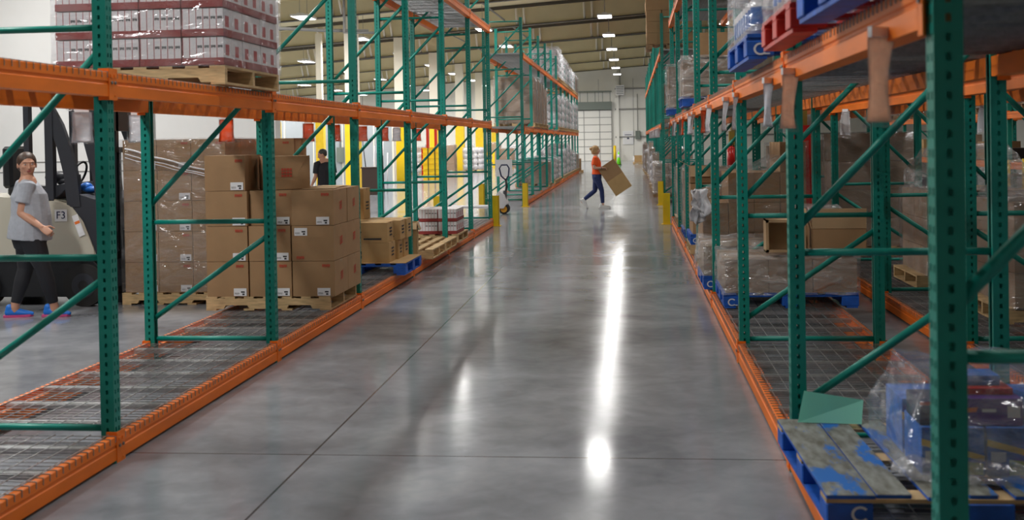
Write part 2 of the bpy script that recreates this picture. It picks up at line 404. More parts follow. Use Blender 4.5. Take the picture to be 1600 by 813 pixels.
def frame(label, x, y, rz=0, far=False, group=None):
    o = thing('upright_frame', label, 'rack frame', (x, y, 0), rz, group)
    P = POSTF if far else POST
    obj('post', P, o); r = obj('post', P, o, (-DEP, W, 0), (0, 0, PI))
    for m in HZ: obj('horizontal_brace', m, o)
    for m in DG: obj('diagonal_brace', m, o)
    obj('foot_plate', FOOT, o); obj('foot_plate', FOOT, o, (-DEP, W, 0), (0, 0, PI))
    return o
BL = 2.82 - W
mb = MB(); mb.prism([(.014, -.13), (.014, -.068), (.008, -.062), (.008, -.052), (.014, -.046), (.014, -.004), (.010, 0), (-.026, 0), (-.026, -.03), (-.072, -.03), (-.072, -.13)], 1, 0, BL)
BEAM = mb.mesh('beam_rail', 'orange')
def conn_mesh():
    mb = MB(); mb.box(.014, .019, -.040, .012, -.150, .022, 0); mb.box(-.045, .019, .002, .006, -.150, .022, 0)
    mb.cyl((.018, -.018, -.055), (.026, -.018, -.055), .009, 8, 1)
    mb.cyl((.018, -.018, -.125), (.022, -.018, -.125), .006, 8, 0)
    mb.box(.018, .024, -.03, -.004, -.028, -.010, 0)
    return mb.mesh('end_connector', ['orange', 'steel'])
CONN = conn_mesh()
mb = MB(); mb.box(.014, .019, BL - .012, BL + .040, -.150, .022, 0); mb.box(-.045, .019, BL - .006, BL - .002, -.150, .022, 0)
mb.cyl((.018, BL + .018, -.055), (.026, BL + .018, -.055), .009, 8, 1); mb.box(.018, .024, BL + .004, BL + .03, -.028, -.010, 0)
CONN2 = mb.mesh('end_connector', ['orange', 'steel'])
def beam(label, xface, out, y, ztop, group):
    o = tag(obj('rack_beam', BEAM, None, (xface, y + W if out > 0 else y + W + BL, ztop), (0, 0, 0 if out > 0 else PI)), label, 'rack beam', group)
    obj('end_connector', CONN, o); obj('end_connector', CONN2, o)
    return o
DW = 1.355
def deck_meshes():
    mb = MB(); t = .0021
    k = 0; y = .01
    while y < DW - .005:
        mb.box(-DEP - .006, .012, y - t, y + t, .001, .001 + 2 * t)
        mb.box(.0135, .0135 + 2 * t, y - t, y + t, -.030, .004); mb.box(-DEP - .0135 - 2 * t, -DEP - .0135, y - t, y + t, -.030, .004)
        y += .0635
    for x in [-.03 - .1 * j for j in range(11)]:
        mb.box(x - t, x + t, 0, DW, .006, .006 + 2 * t)
    w = mb.mesh('wire_mesh', 'galv')
    ch = MB(); ch.prism([(-.035, -.028), (-.035, -.002), (.035, -.002), (.035, -.028), (.031, -.028), (.031, -.006), (-.031, -.006), (-.031, -.028)], 0, -DEP + .03, -.03)
    return w, ch.mesh('support_channel', 'galv')
DWIRE, DCH = deck_meshes()
def decks(label, x, y, ztop, group, n=5):
    for i in range(2):
        o = tag(obj('wire_deck', DWIRE, None, (x, y + W + .01 + i * (DW + .012), ztop)), label % ('nearer', 'farther')[i], 'wire deck', group)
        for j in range(n): obj('support_channel', DCH, o, (0, DW * (j + .5) / n, 0))
ZB, Z1, Z2 = .145, 2.115, 4.05
LX, RX, LXB, RXB = -2.81, .79, -2.81 - DEP, .79 + DEP
def yk(k): return 3.09 + 2.82 * k
def yg(k): return 29.94 + 2.82 * k

for k in range(8):
    frame('green upright frame of the near left rack, %s from the camera' % ORD[k], LX, yk(k), group='frames of the near left rack')
for k in range(8):
    frame('green upright frame of the near right rack, %s from the camera' % ORD[k], RXB, yk(k), group='frames of the near right rack')
for k in range(12):
    frame('green upright frame of the far left rack, %s of its run' % ORD[k], LX, yg(k), far=k > 1, group='frames of the far left rack')
    frame('green upright frame of the far right rack, %s of its run' % ORD[k], RXB, yg(k), far=k > 1, group='frames of the far right rack')
def bay(name, k, y, xa, xb, out, levels, deckat, xdeck):
    for key, z, lv in (('b', ZB, 'floor-level'), ('1', Z1, 'first-level'), ('2', Z2, 'upper-level')):
        if key not in levels: continue
        beam('orange %s beam on the aisle side of the %s, %s bay' % (lv, name, ORD[k]), xa, out, y, z, '%s aisle beams of the %s' % (lv, name))
        beam('orange %s beam on the back of the %s, %s bay' % (lv, name, ORD[k]), xb, -out, y, z, '%s back beams of the %s' % (lv, name))
        if key in deckat: decks('%s %s galvanised wire deck of the %s, %s bay' % ('%s', lv, name, ORD[k]), xdeck, y, z, '%s wire decks of the %s' % (lv, name), {'b': 3, '1': 5, '2': 8}[key])
for k in range(7):
    bay('near left rack', k, yk(k), LX, LXB, 1, 'b1' + ('2' if k >= 3 else ''), 'b1' + ('2' if k >= 3 else ''), LX)
    bay('near right rack', k, yk(k), RX, RXB, -1, 'b1' + ('2' if k >= 4 else ''), 'b1' + ('2' if k >= 4 else ''), RXB)
for k in range(11):
    bay('far left rack', k, yg(k), LX, LXB, 1, 'b12', 'b12' if k < 5 else '12' if k < 7 else '2' if k < 3 else '', LX)
    bay('far right rack', k, yg(k), RX, RXB, -1, 'b12', 'b12' if k < 3 else '', RXB)
# back-to-back row behind the right rack and the rows across the next aisle
X2 = 2.45
for k in range(1, 8):
    frame('green upright frame of the back-to-back right rack, %s in view' % ORD[k - 1], X2, yk(k) + W, PI, far=k > 4, group='frames of the back-to-back right rack')
for k in range(1, 7):
    bay('back-to-back right rack', k - 1, yk(k), X2 + DEP, X2, 1, 'b1', 'b1', X2 + DEP)
for r, (X3, nm) in enumerate(((7.2, 'rack across the next right aisle'), (12.2, 'rack two aisles to the right'))):
    for k in range(3, 12):
        frame('dark green upright frame of the %s, %s in view' % (nm, ORD[k - 3]), X3, yk(k) + W, PI, far=True, group='frames of the %s' % nm)
    for k in range(3, 11):
        y = yk(k)
        for z, lv in ((1.15 if r == 0 else ZB, 'lower'), (Z1, 'upper')):
            beam('orange %s near-side beam, %s, %s bay in view' % (lv, nm, ORD[k - 3]), X3, -1, y, z, '%s beams of the %s' % (lv, nm))
            beam('orange %s far-side beam, %s, %s bay in view' % (lv, nm, ORD[k - 3]), X3 + DEP, 1, y, z, '%s far beams of the %s' % (lv, nm))

# ------------------------------------------------------------------ pallets
def pallet_proto(kind):
    """origin at centre bottom; 1.2 (x) by 1.02 (y) by .14"""
    w, d = 1.20, 1.02
    top = {'wood': 'wood', 'blue': 'blue', 'red': 'red'}[kind]
    parts = []
    if kind == 'wood':
        for y in (-d / 2 + .02, 0, d / 2 - .02):
            mb = MB(); a = w / 2
            mb.prism([(-a, .016), (-a + .17, .016), (-a + .19, .05), (-a + .40, .05), (-a + .42, .016), (a - .42, .016), (a - .40, .05), (a - .19, .05), (a - .17, .016), (a, .016), (a, .112), (-a, .112)], 1, y - .019, y + .019)
            parts.append(('stringer', mb.mesh('stringer', 'wood')))
        for i in range(7):
            x = -w / 2 + .05 + i * (w - .1) / 6; b = .058 if i in (0, 6) else .046
            mb = MB(); mb.box(max(x - b, -w / 2), min(x + b, w / 2), -d / 2, d / 2, .112, .13); parts.append(('deck_board', mb.mesh('deck_board', 'wood')))
        for i in range(4):
            x = -w / 2 + .05 + i * (w - .1) / 3
            mb = MB(); mb.box(max(x - .05, -w / 2), min(x + .05, w / 2), -d / 2, d / 2, 0, .016); parts.append(('bottom_board', mb.mesh('bottom_board', 'wood')))
    else:
        for x in (-w / 2 + .075, 0, w / 2 - .075):
            for y in (-d / 2 + .07, 0, d / 2 - .07):
                mb = MB(); mb.box(x - .075, x + .075, y - .07, y + .07, .018, .10); parts.append(('block', mb.mesh('block', top, .004)))
        for y in (-d / 2 + .065, 0, d / 2 - .065):
            mb = MB(); mb.box(-w / 2, w / 2, y - .06, y + .06, .10, .118); parts.append(('lead_board', mb.mesh('lead_board', top)))
        for i in range(7):
            x = -w / 2 + .06 + i * (w - .12) / 6
            mb = MB(); mb.box(x - .055, x + .055, -d / 2, d / 2, .118, .138); parts.append(('deck_board', mb.mesh('deck_board', top)))
        for x in (-w / 2 + .06, 0, w / 2 - .06):
            mb = MB(); mb.box(x - .05, x + .05, -d / 2, d / 2, 0, .018); parts.append(('bottom_board', mb.mesh('bottom_board', top)))
    return parts
PP = {k: pallet_proto(k) for k in ('wood', 'blue', 'red')}
def simple_pallet(kind):
    mb = MB(); w, d = 1.2, 1.02
    for y in (-d / 2 + .03, 0, d / 2 - .03):
        for x in (-w / 2 + .08, 0, w / 2 - .08): mb.box(x - .08, x + .08, y - .03, y + .03, .016, .112)
    for i in range(6):
        x = -w / 2 + .05 + i * (w - .1) / 5; mb.box(x - .06, x + .06, -d / 2, d / 2, .112, .13)
    for x in (-w / 2 + .06, 0, w / 2 - .06): mb.box(x - .05, x + .05, -d / 2, d / 2, 0, .016)
    return mb.mesh('pallet', kind)
SP = {k: simple_pallet(k) for k in ('wood', 'blue', 'red', 'wood_old')}
def pallet(label, loc, kind='wood', rz=0, name=None, mark=False, cat='pallet'):
    o = thing(name or {'wood': 'wooden_pallet', 'blue': 'blue_pallet', 'red': 'red_pallet'}[kind], label, cat, loc, rz)
    for n_, me in PP[kind]: obj(n_, me, o)
    if mark:
        mb = MB(); mb.T = Matrix.Translation((-.525, -.5125, .055))
        for a in range(40, 320, 20):
            t0, t1 = math.radians(a), math.radians(a + 20)
            mb.face([(.026 * math.cos(t0), 0, .024 * math.sin(t0)), (.038 * math.cos(t0), 0, .034 * math.sin(t0)), (.038 * math.cos(t1), 0, .034 * math.sin(t1)), (.026 * math.cos(t1), 0, .024 * math.sin(t1))])
        mb.face([(.02, 0, -.03), (.05, 0, -.03), (.05, 0, -.022), (.02, 0, -.022)])
        tag(obj('stencil_mark', mb.mesh('stencil_mark', 'white_mark'), o), 'white stencilled round mark', None)
    return o

# ------------------------------------------------------------------ cartons
def carton(label, x0, x1, y0, y1, z0, z1, m='kraft', lab=None, logo=None, side=None, name='cardboard_box', group=None, rz=0., jitter=True, lean=0.):
    """closed box; near face is -y. lab=(u,v): shipping label at fraction of near face; logo=(u,v): red print on near face; side: red print on +x face"""
    cx, cy = (x0 + x1) / 2, (y0 + y1) / 2; w, d, h = (x1 - x0) / 2, (y1 - y0) / 2, z1 - z0
    j = random.uniform(-.012, .012) if jitter else 0
    mb = MB(); mb.box(-w, w, -d, d, 0, h)
    bmesh.ops.subdivide_edges(mb.bm, edges=mb.bm.edges[:], cuts=2, use_grid_fill=True)
    for v in mb.bm.verts:        # slight bulge of a filled box
        a = (1 - (v.co.x / w) ** 2); b = (1 - (v.co.y / d) ** 2); c = 1 - ((v.co.z - h / 2) / (h / 2)) ** 2
        if abs(abs(v.co.x) - w) < 1e-5: v.co.x += math.copysign(.004, v.co.x) * b * c
        if abs(abs(v.co.y) - d) < 1e-5: v.co.y += math.copysign(.004, v.co.y) * a * c
    o = tag(obj(name, mb.mesh(name, m), None, (cx, cy, z0), (0, lean, rz + j)), label, 'box', group)
    mb = MB(); mb.box(-w - .0008, w + .0008, -.025, .025, h * .8, h + .0008); obj('packing_tape', mb.mesh('packing_tape', 'tape'), o)
    fy = -d - .0055
    if lab:
        u, v = lab; X = -w + 2 * w * u; Z = h * v; lw, lh = .062, .036
        mb = MB(); mb.face([(X - lw, fy, Z - lh), (X + lw, fy, Z - lh), (X + lw, fy, Z + lh), (X - lw, fy, Z + lh)])
        for q in range(9): mb.face([(X - .052 + q * .005, fy - .0004, Z - .022), (X - .050 + q * .005, fy - .0004, Z - .022), (X - .050 + q * .005, fy - .0004, Z - .004), (X - .052 + q * .005, fy - .0004, Z - .004)], 1)
        mb.face([(X + .008, fy - .0004, Z - .006), (X + .045, fy - .0004, Z - .006), (X + .045, fy - .0004, Z + .008), (X + .008, fy - .0004, Z + .008)], 1)
        mb.face([(X + .02, fy - .0004, Z - .028), (X + .042, fy - .0004, Z - .028), (X + .042, fy - .0004, Z - .012), (X + .02, fy - .0004, Z - .012)], 1)
        tag(obj('shipping_label', mb.mesh('shipping_label', ['label', 'ink']), o), 'white shipping label with black print', None)
    if logo:
        u, v = logo; X = -w + 2 * w * u; Z = h * v; mb = MB()
        for q in range(5): mb.face([(X - .036 + q * .015, fy, Z - .010 + (q % 2) * .003), (X - .025 + q * .015, fy, Z - .010 + (q % 2) * .003), (X - .023 + q * .015, fy, Z + .012 - (q % 3) * .002), (X - .034 + q * .015, fy, Z + .012)])
        mb.face([(X - .036, fy, Z - .016), (X + .036, fy, Z - .014), (X + .036, fy, Z - .011), (X - .036, fy, Z - .013)])
        tag(obj('printed_logo', mb.mesh('printed_logo', 'inkred'), o), 'small red printed logo', None)
    if side:
        u, v = side; Y = -d + 2 * d * u; Z = h * v; fx = w + .0055; mb = MB()
        for r_ in range(3):
            for q in range(4): mb.face([(fx, Y - .045 + q * .023, Z - .04 + r_ * .028 + q * .004), (fx, Y - .028 + q * .023, Z - .04 + r_ * .028 + q * .004), (fx, Y - .028 + q * .023, Z - .018 + r_ * .028 + q * .004), (fx, Y - .045 + q * .023, Z - .020 + r_ * .028 + q * .004)])
        tag(obj('printed_logo', mb.mesh('printed_logo', 'inkred'), o), 'red printed logo on the side', None)
    return o
def open_box(label, cx, cy, z0, w, d, h, rz=0, m='kraft', flaps=(1, 1, 1, 1), ang=.5, name='open_cardboard_box'):
    o = thing(name, label, 'box', (cx, cy, z0), rz); t = .005
    mb = MB(); mb.box(-w / 2, w / 2, -d / 2, d / 2, 0, t)
    mb.box(-w / 2, w / 2, -d / 2, -d / 2 + t, 0, h); mb.box(-w / 2, w / 2, d / 2 - t, d / 2, 0, h)
    mb.box(-w / 2, -w / 2 + t, -d / 2, d / 2, 0, h); mb.box(w / 2 - t, w / 2, -d / 2, d / 2, 0, h)
    obj('box_body', mb.mesh('box_body', m), o)
    for i, (f, L_, off, r) in enumerate(((flaps[0], w, d / 2, 0), (flaps[1], d, w / 2, PI / 2), (flaps[2], w, d / 2, PI), (flaps[3], d, w / 2, -PI / 2))):
        if not f: continue
        fl = min(w, d) * .42; a = ang + random.uniform(-.25, .25) if f == 1 else f
        mb = MB(); mb.T = Matrix.Rotation(r, 4, 'Z') @ Matrix.Translation((0, -off, h)) @ Matrix.Rotation(-a, 4, 'X')
        mb.box(-L_ / 2, L_ / 2, -fl, 0, -t, 0); obj('flap', mb.mesh('flap', 'kraft_in'), o)
    return o
def wrap(label, x0, x1, y0, y1, z0, z1, m='film', amp=.012, seg=10, top=True, shear=None, name='stretch_wrap'):
    """thin wrinkled film around a load"""
    mb = MB(); cx, cy = (x0 + x1) / 2, (y0 + y1) / 2
    mb.box(x0 - cx, x1 - cx, y0 - cy, y1 - cy, 0, z1 - z0)
    bm = mb.bm
    if not top:
        for f in [f for f in bm.faces if f.calc_center_median().z > (z1 - z0) - 1e-4]: bm.faces.remove(f)
    for f in [f for f in bm.faces if f.calc_center_median().z < 1e-4]: bm.faces.remove(f)
    bmesh.ops.subdivide_edges(bm, edges=bm.edges[:], cuts=seg, use_grid_fill=True)
    for v in bm.verts:
        if shear:
            t = v.co.z / (z1 - z0); v.co.z *= shear(v.co.x / max(1e-6, (x1 - x0) / 2), v.co.y)
        q = noise.noise_vector(v.co * 7 + Vector((cx, cy, z0)) * 3) * amp
        q += noise.noise_vector(v.co * 19 + Vector((cy, cx, z0))) * amp * .5
        ext = Vector((v.co.x, v.co.y, 0)).normalized() * amp * 1.2
        v.co += q + ext
    for f in bm.faces: f.smooth = True
    return tag(obj(name, mb.mesh(name, m), None, (cx, cy, z0)), label, 'plastic wrap')

# generic wrapped load seen from afar: one wrapped unit that moves as one
def carton_layer(w, d, h, nx, ny, m, rnd=0.):
    mb = MB()
    for i in range(nx):
        for j in range(ny):
            a = -w / 2 + i * w / nx; b = -d / 2 + j * d / ny; g = .004; s = random.uniform(-rnd, rnd)
            mb.box(a + g + s, a + w / nx - g + s, b + g, b + d / ny - g, 0, h - .006)
    return mb.mesh('carton_layer', m)
def sack_layer(w, d, h, nx, ny, m):
    mb = MB()
    for i in range(nx):
        for j in range(ny):
            mb.ball((-w / 2 + (i + .5) * w / nx, -d / 2 + (j + .5) * d / ny, h * .5), w / nx * .54, d / ny * .56, h * .56, 10, 6)
    return mb.mesh('sack_layer', m)
SHELL = {}
def wrapped_load(label, x, y, z, h, style='carton', w=1.15, d=1.05, pal='wood', rz=0, group=None, layers=4, m='kraft3', film_='film', cat='pallet load', name='wrapped_pallet_load'):
    o = thing(name, label, cat, (x, y, z), rz, group)
    obj('pallet', SP[pal], o)
    lh = (h - .14) / layers
    key = (style, round(lh, 3), w, d, m)
    if key not in SHELL:
        SHELL[key] = [carton_layer(w, d, lh, 3, 3, m, .008) if style == 'carton' else sack_layer(w, d, lh, 4, 4, m) for _ in range(2)]
    for i in range(layers):
        obj('carton_layer' if style == 'carton' else 'sack_layer', SHELL[key][i % 2], o, (random.uniform(-.012, .012), 0, .135 + i * lh))
    if film_ is None: return o
    k2 = ('f', round(h, 2), w, d, film_)
    if k2 not in SHELL:
        mb = MB(); mb.box(-w / 2 - .02, w / 2 + .02, -d / 2 - .02, d / 2 + .02, 0, h - .06); bm = mb.bm
        for f in [f for f in bm.faces if f.calc_center_median().z < 1e-4]: bm.faces.remove(f)
        bmesh.ops.subdivide_edges(bm, edges=bm.edges[:], cuts=6, use_grid_fill=True)
        for v in bm.verts: v.co += noise.noise_vector(v.co * 6) * .02 + Vector((v.co.x, v.co.y, 0)).normalized() * .015
        for f in bm.faces: f.smooth = True
        SHELL[k2] = mb.mesh('stretch_wrap', film_)
    obj('stretch_wrap', SHELL[k2], o, (0, 0, .10))
    return o

DZ = ZB + .012        # top of the floor-level decks
D1 = Z1 + .012; D2 = Z2 + .012
# ================================================================== left rack, floor level: carton pallet
pallet('pale wooden pallet under the open stack of printed brown cartons', (-3.42, 10.925, DZ), 'wood')
CH = .333; z0 = DZ + .131
cw = .412; cols = [(-4.01, -3.60), (-3.595, -3.185), (-3.18, -2.77)]
rowname = ['bottom', 'second', 'third', 'topmost']; colname = ['left', 'middle', 'right']
for r in range(3):
    for c, (a, b) in enumerate(cols):
        for dpt in range(2):
            y = 10.42 + dpt * .515
            if c == 1 and dpt == 0 and r == 2: y += .05
            side = (.5, .52) if c == 2 else None
            lg = (.8, .88) if not (c == 2 and r == 1) else (.2, .1)
            lb = ((.80, .13) if c != 2 else (.74, .13)) if not (c == 2 and r == 1) else (.22, .83)
            carton('brown printed carton on the left rack pallet, %s layer, %s column, %s row' % (rowname[r], colname[c], ('front', 'back')[dpt]),
                   a + .004, b - .004, y, y + .505 - (.05 if c == 1 and dpt == 0 and r == 2 else 0), z0 + r * CH, z0 + r * CH + CH - .004, lab=lb, logo=lg, side=side, group='printed cartons on the left rack pallet')
carton('brown printed carton alone on top at the left end of the open stack', -4.01, -3.62, 10.42, 10.90, z0 + 3 * CH, z0 + 4 * CH, lab=(.8, .13), logo=(.85, .85))
o = open_box('tall brown carton with loose flaps standing turned on the open stack', -3.33, 10.72, z0 + 3 * CH, .44, .36, .315, rz=.42, flaps=(-2.95, -2.2, -2.85, -2.75))
mb = MB()
for r_ in range(3):
    for q in range(4): mb.face([(-.05 + q * .026, -.1855, .12 + r_ * .03), (-.03 + q * .026, -.1855, .12 + r_ * .03), (-.03 + q * .026, -.1855, .142 + r_ * .03), (-.05 + q * .026, -.1855, .142 + r_ * .03)])
tag(obj('printed_logo', mb.mesh('printed_logo', 'inkred'), o), 'red printed logo', None)
# white paper on top of the stack
for i, (x, y, r) in enumerate(((-2.98, 10.75, .1), (-3.02, 11.2, -.15))):
    mb = MB(); mb.box(-.15, .15, -.18, .18, 0, .004)
    tag(obj('cardboard_sheet', mb.mesh('cardboard_sheet', 'kraft_in'), None, (x, y, z0 + 3 * CH + .002), (0, 0, r)), 'pale cardboard sheet lying on the %s right carton of the open stack' % ('front', 'back')[i], 'cardboard sheet')

# wrapped stack standing on the floor behind the rack
pallet('wooden pallet on the floor under the tall wrapped brown stack', (-4.94, 12.42, 0), 'wood')
pallet('wooden pallet on the floor under the stack hidden farther right', (-4.35, 13.55, 0), 'wood')
xs = [-5.51, -5.125, -4.74, -4.355]
for r in range(5):
    for c in range(3):
        for dpt in range(2):
            y = 11.93 + dpt * .5
            carton('wrapped brown carton on the floor stack, layer %d from below, %s column, %s row' % (r + 1, colname[c], ('front', 'back')[dpt]),
                   xs[c] + .003, xs[c + 1] - .003, y, y + .49, .131 + r * CH, .131 + r * CH + CH - .004, m='kraft', lab=(.80, .14) if dpt == 0 else None, logo=(.82, .88) if dpt == 0 else None, group='cartons of the wrapped floor stack', jitter=False)
for r in range(5):
    for c in range(2):
        carton('brown carton of the stack behind the wrapped one, layer %d of five, %s column' % (r + 1, ('left', 'right')[c]), -4.74 + c * .4, -4.345 + c * .4, 13.1, 13.6, .131 + r * CH, .131 + r * CH + CH - .004, logo=(.75, .85), group='cartons of the hidden floor stack')
wrap('clear stretch film tightly around the tall floor stack', -5.53, -4.335, 11.905, 12.945, .14, 1.805, 'film', amp=.006, seg=14)
mb = MB()
for i, (za, zb, w) in enumerate(((1.70, 1.40, .035), (1.64, 1.36, .02), (1.60, 1.345, .016))):
    mb.tube([(-5.46 + .11 * q, 11.878 - .004 * (q % 2), za + (zb - za) * q / 10 + .006 * math.sin(q * 1.7 + i)) for q in range(11)], [w * .28 * (1 - .05 * (q % 3)) for q in range(11)], 8)
tag(obj('film_tail', mb.mesh('film_tail', 'bag'), None), 'twisted shiny film strands running across the top of the floor stack', 'plastic wrap')

# ================================================================== milk carton trays
def tray_proto(nx, ny, cwid, cdep, ch):
    root = bpy.data.objects.new('carton_tray', None)
    w, d = nx * cwid + .008, ny * cdep + .008
    a = MB(); a.box(-w / 2, w / 2, -d / 2, d / 2, 0, .004)
    for x in (-w / 2, w / 2 - .003): a.box(x, x + .003, -d / 2, d / 2, 0, .05)
    for y in (-d / 2, d / 2 - .003): a.box(-w / 2, w / 2, y, y + .003, 0, .05)
    T = a.mesh('tray', 'tray')
    def cart(v):
        c = MB(); c.box(-cwid / 2 + .0012, cwid / 2 - .0012, -cdep / 2 + .001, cdep / 2 - .001, .004, ch, 0)
        c.box(-cwid / 2 + .0006, -cwid / 2 + .0042, -cdep / 2 + .0004, cdep / 2 - .0004, .004, ch + .0005, 1)
        if v:
            for q in range(3): c.box(-cwid * .30 + q * .011, -cwid * .30 + .008 + q * .011, -cdep / 2 - .0002, -cdep / 2 + .002, ch * .62 + (q % 2) * .003, ch * .62 + .018, 2)
        c.box(cwid / 2 - .001, cwid / 2 - .0002, -cdep * .28, cdep * .1, ch * .35, ch * .75, 1)
        return c.mesh('milk_carton', ['milk', 'milk_edge', 'ink'])
    return T, [cart(0), cart(1)], nx, ny, cwid, cdep
TP = tray_proto(6, 2, .0480, .19, .19)
def tray(label, x, y, z, group):
    o = thing('carton_tray', label, 'carton tray', (x, y, z), 0, group)
    T, CM, nx, ny, cw_, cd_ = TP
    obj('tray', T, o)
    for i in range(nx):
        for j in range(ny): obj('milk_carton', CM[1 if i >= 2 else 0], o, (-nx * cw_ / 2 + (i + .5) * cw_, -ny * cd_ / 2 + (j + .5) * cd_, 0))
    return o
p = pallet('wooden pallet on the left rack under the white and red carton trays', (-3.33, 8.10, D1), 'wood'); p.scale = (1, 1.17, 1)
zt = D1 + .132
for l in range(3):
    for c in range(4):
        for r in range(3):
            if r > 0 and c < 3: continue
            tray('dark red tray of white cartons, high left pallet, layer %d, %s' % (l + 1, 'front column %d' % (c + 1) if r == 0 else 'aisle side row %d' % (r + 1)),
                 -3.93 + .15 + c * .2995, 7.50 + .197 + r * .395, zt + l * .196, 'white carton trays on the left rack')
wrap('clear stretch film around the white carton trays on the left rack', -3.945, -2.715, 7.485, 8.70, zt - .01, zt + .60, 'film', amp=.006, seg=12, top=False)
p = pallet('wooden pallet on the floor-level deck under the small pile of white carton trays', (-3.28, 17.98, DZ), 'wood')
for l in range(2):
    for c in range(2):
        for r in range(2): tray('dark red tray of white cartons on the floor-level pallet, %s layer, %s column, %s row' % (('lower', 'upper')[l], ('left', 'right')[c], ('front', 'back')[r]), -3.16 + c * .2995, 17.70 + r * .395, DZ + .132 + l * .196, 'white carton trays at floor level')

# ================================================================== golden cartons on the blue pallet
pallet('blue pallet under the golden brown cartons in the left rack', (-3.26, 13.71, DZ), 'blue', mark=False)
mb = MB(); mb.box(-.60, .60, -.51, .51, 0, .006); tag(obj('cardboard_sheet', mb.mesh('cardboard_sheet', 'kraft2'), None, (-3.26, 13.71, DZ + .139)), 'golden cardboard sheet covering the blue pallet top', 'cardboard sheet')
zb = DZ + .146
def print_lines(o, w, d, h, big=True):
    mb = MB(); y = -d / 2 - .0065
    if big:
        for r_ in range(2):
            for q in range(5): mb.box(-w * .42 + q * .035, -w * .42 + q * .035 + .024, y, y + .002, h * .42 - r_ * .05, h * .42 - r_ * .05 + .034)
    else:
        mb.box(-w * .05, w * .36, y, y + .002, h * .14, h * .22); mb.box(-w * .40, -w * .1, y, y + .002, h * .50, h * .56)
    tag(obj('printed_text', mb.mesh('printed_text', 'ink'), o), 'black printing', None)
    mb = MB(); x = w / 2 + .0045
    for r_ in range(3): mb.box(x, x + .002, -d * .2, d * .2, h * .3 + r_ * .04, h * .3 + r_ * .04 + .02)
    tag(obj('printed_mark', mb.mesh('printed_mark', 'ink'), o), 'black printing', None)
for i, (x0, x1, y0, y1, za, h, lb, bg) in enumerate((
        (-3.40, -2.86, 13.24, 13.58, 0, .235, 'lower golden carton at the front of the blue pallet', True),
        (-3.40, -2.88, 13.24, 13.58, .237, .235, 'upper golden carton at the front of the blue pallet', False),
        (-3.84, -3.42, 13.24, 13.60, 0, .30, 'golden carton at the left front of the blue pallet', False),
        (-3.36, -2.83, 13.62, 13.88, 0, .235, 'lower golden carton in the middle of the blue pallet', False),
        (-3.34, -2.80, 13.61, 13.89, .237, .235, 'upper golden carton in the middle of the blue pallet', False),
        (-3.36, -2.82, 13.92, 14.20, 0, .235, 'lower golden carton at the far end of the blue pallet', True),
        (-3.34, -2.78, 13.92, 14.20, .237, .235, 'upper golden carton at the far end of the blue pallet', False),
        (-3.84, -3.40, 13.66, 14.20, 0, .44, 'large golden carton at the left back of the blue pallet', False),
        (-3.80, -3.30, 13.84, 14.18, .475, .38, 'golden carton topmost on the blue pallet pile', False))):
    o = carton(lb, x0, x1, y0, y1, zb + za, zb + za + h, m='kraft2', rz=0)
    print_lines(o, x1 - x0, y1 - y0, h, bg)
mb = MB()
for q in range(3): mb.box(-.06 + q * .03, -.042 + q * .03, -.001, 0, -.015, .02)
open_box('tall open golden box with raised flaps beside the fourth left frame', -2.95, 14.72, DZ + .02, .30, .26, .50, rz=.12, m='kraft2', flaps=(-.9, -1.2, 0, .3))
open_box('low open golden box behind the blue pallet pile', -3.62, 14.74, DZ + .02, .5, .34, .45, rz=.0, m='kraft2', flaps=(-1.6, -.9, -1.4, -1.0))
pallet('nearer of the two empty pale wooden pallets in the left rack', (-3.25, 15.50, DZ), 'wood')
pallet('farther of the two empty pale wooden pallets in the left rack', (-3.25, 16.58, DZ), 'wood')
mb = MB(); mb.box(-.25, .25, -.3, .3, 0, .006); tag(obj('cardboard_sheet', mb.mesh('cardboard_sheet', 'kraft2'), None, (-3.35, 15.4, DZ + .133), (0, 0, .3)), 'flat cardboard sheet on the nearer empty wooden pallet', 'cardboard sheet')
carton('flat pale box lying on the farther empty wooden pallet', -3.75, -3.25, 16.2, 16.8, DZ + .133, DZ + .26, m='kraft_in')

# ================================================================== near right blue pallet with toy boxes
def worn():
    m = mat('worn_blue_boards', (.2, .2, .2), .7); nt = m.node_tree; b = nt.nodes['Principled BSDF']
    tc = nt.nodes.new('ShaderNodeTexCoord'); mp = nt.nodes.new('ShaderNodeMapping'); mp.inputs['Scale'].default_value = (3, 1.0, 1)
    n = nt.nodes.new('ShaderNodeTexNoise'); n.inputs['Scale'].default_value = 2.6; n.inputs['Detail'].default_value = 7; n.inputs['Roughness'].default_value = .65
    g = nt.nodes.new('ShaderNodeTexNoise'); g.inputs['Scale'].default_value = 9; g.inputs['Detail'].default_value = 5
    nt.links.new(tc.outputs['Object'], mp.inputs[0]); nt.links.new(mp.outputs[0], n.inputs['Vector']); nt.links.new(mp.outputs[0], g.inputs['Vector'])
    c1_ = nt.nodes.new('ShaderNodeValToRGB'); c1_.color_ramp.elements[0].position = .54; c1_.color_ramp.elements[1].position = .60
    nt.links.new(n.outputs[0], c1_.inputs[0])
    c2_ = nt.nodes.new('ShaderNodeValToRGB'); c2_.color_ramp.elements[0].position = .3; c2_.color_ramp.elements[0].color = (.10, .095, .075, 1); c2_.color_ramp.elements[1].position = .7; c2_.color_ramp.elements[1].color = (.27, .29, .27, 1)
    nt.links.new(g.outputs[0], c2_.inputs[0])
    mx = nt.nodes.new('ShaderNodeMix'); mx.data_type = 'RGBA'; mx.inputs[7].default_value = (.01, .14, .50, 1)
    nt.links.new(c1_.outputs[0], mx.inputs[0]); nt.links.new(c2_.outputs[0], mx.inputs[6]); nt.links.new(mx.outputs[2], b.inputs['Base Color'])
    return m
M['worn'] = worn()
p = thing('blue_pallet', 'worn blue pallet with bare weathered boards at the front of the right rack', 'pallet', (1.35, 5.19, DZ), .03)
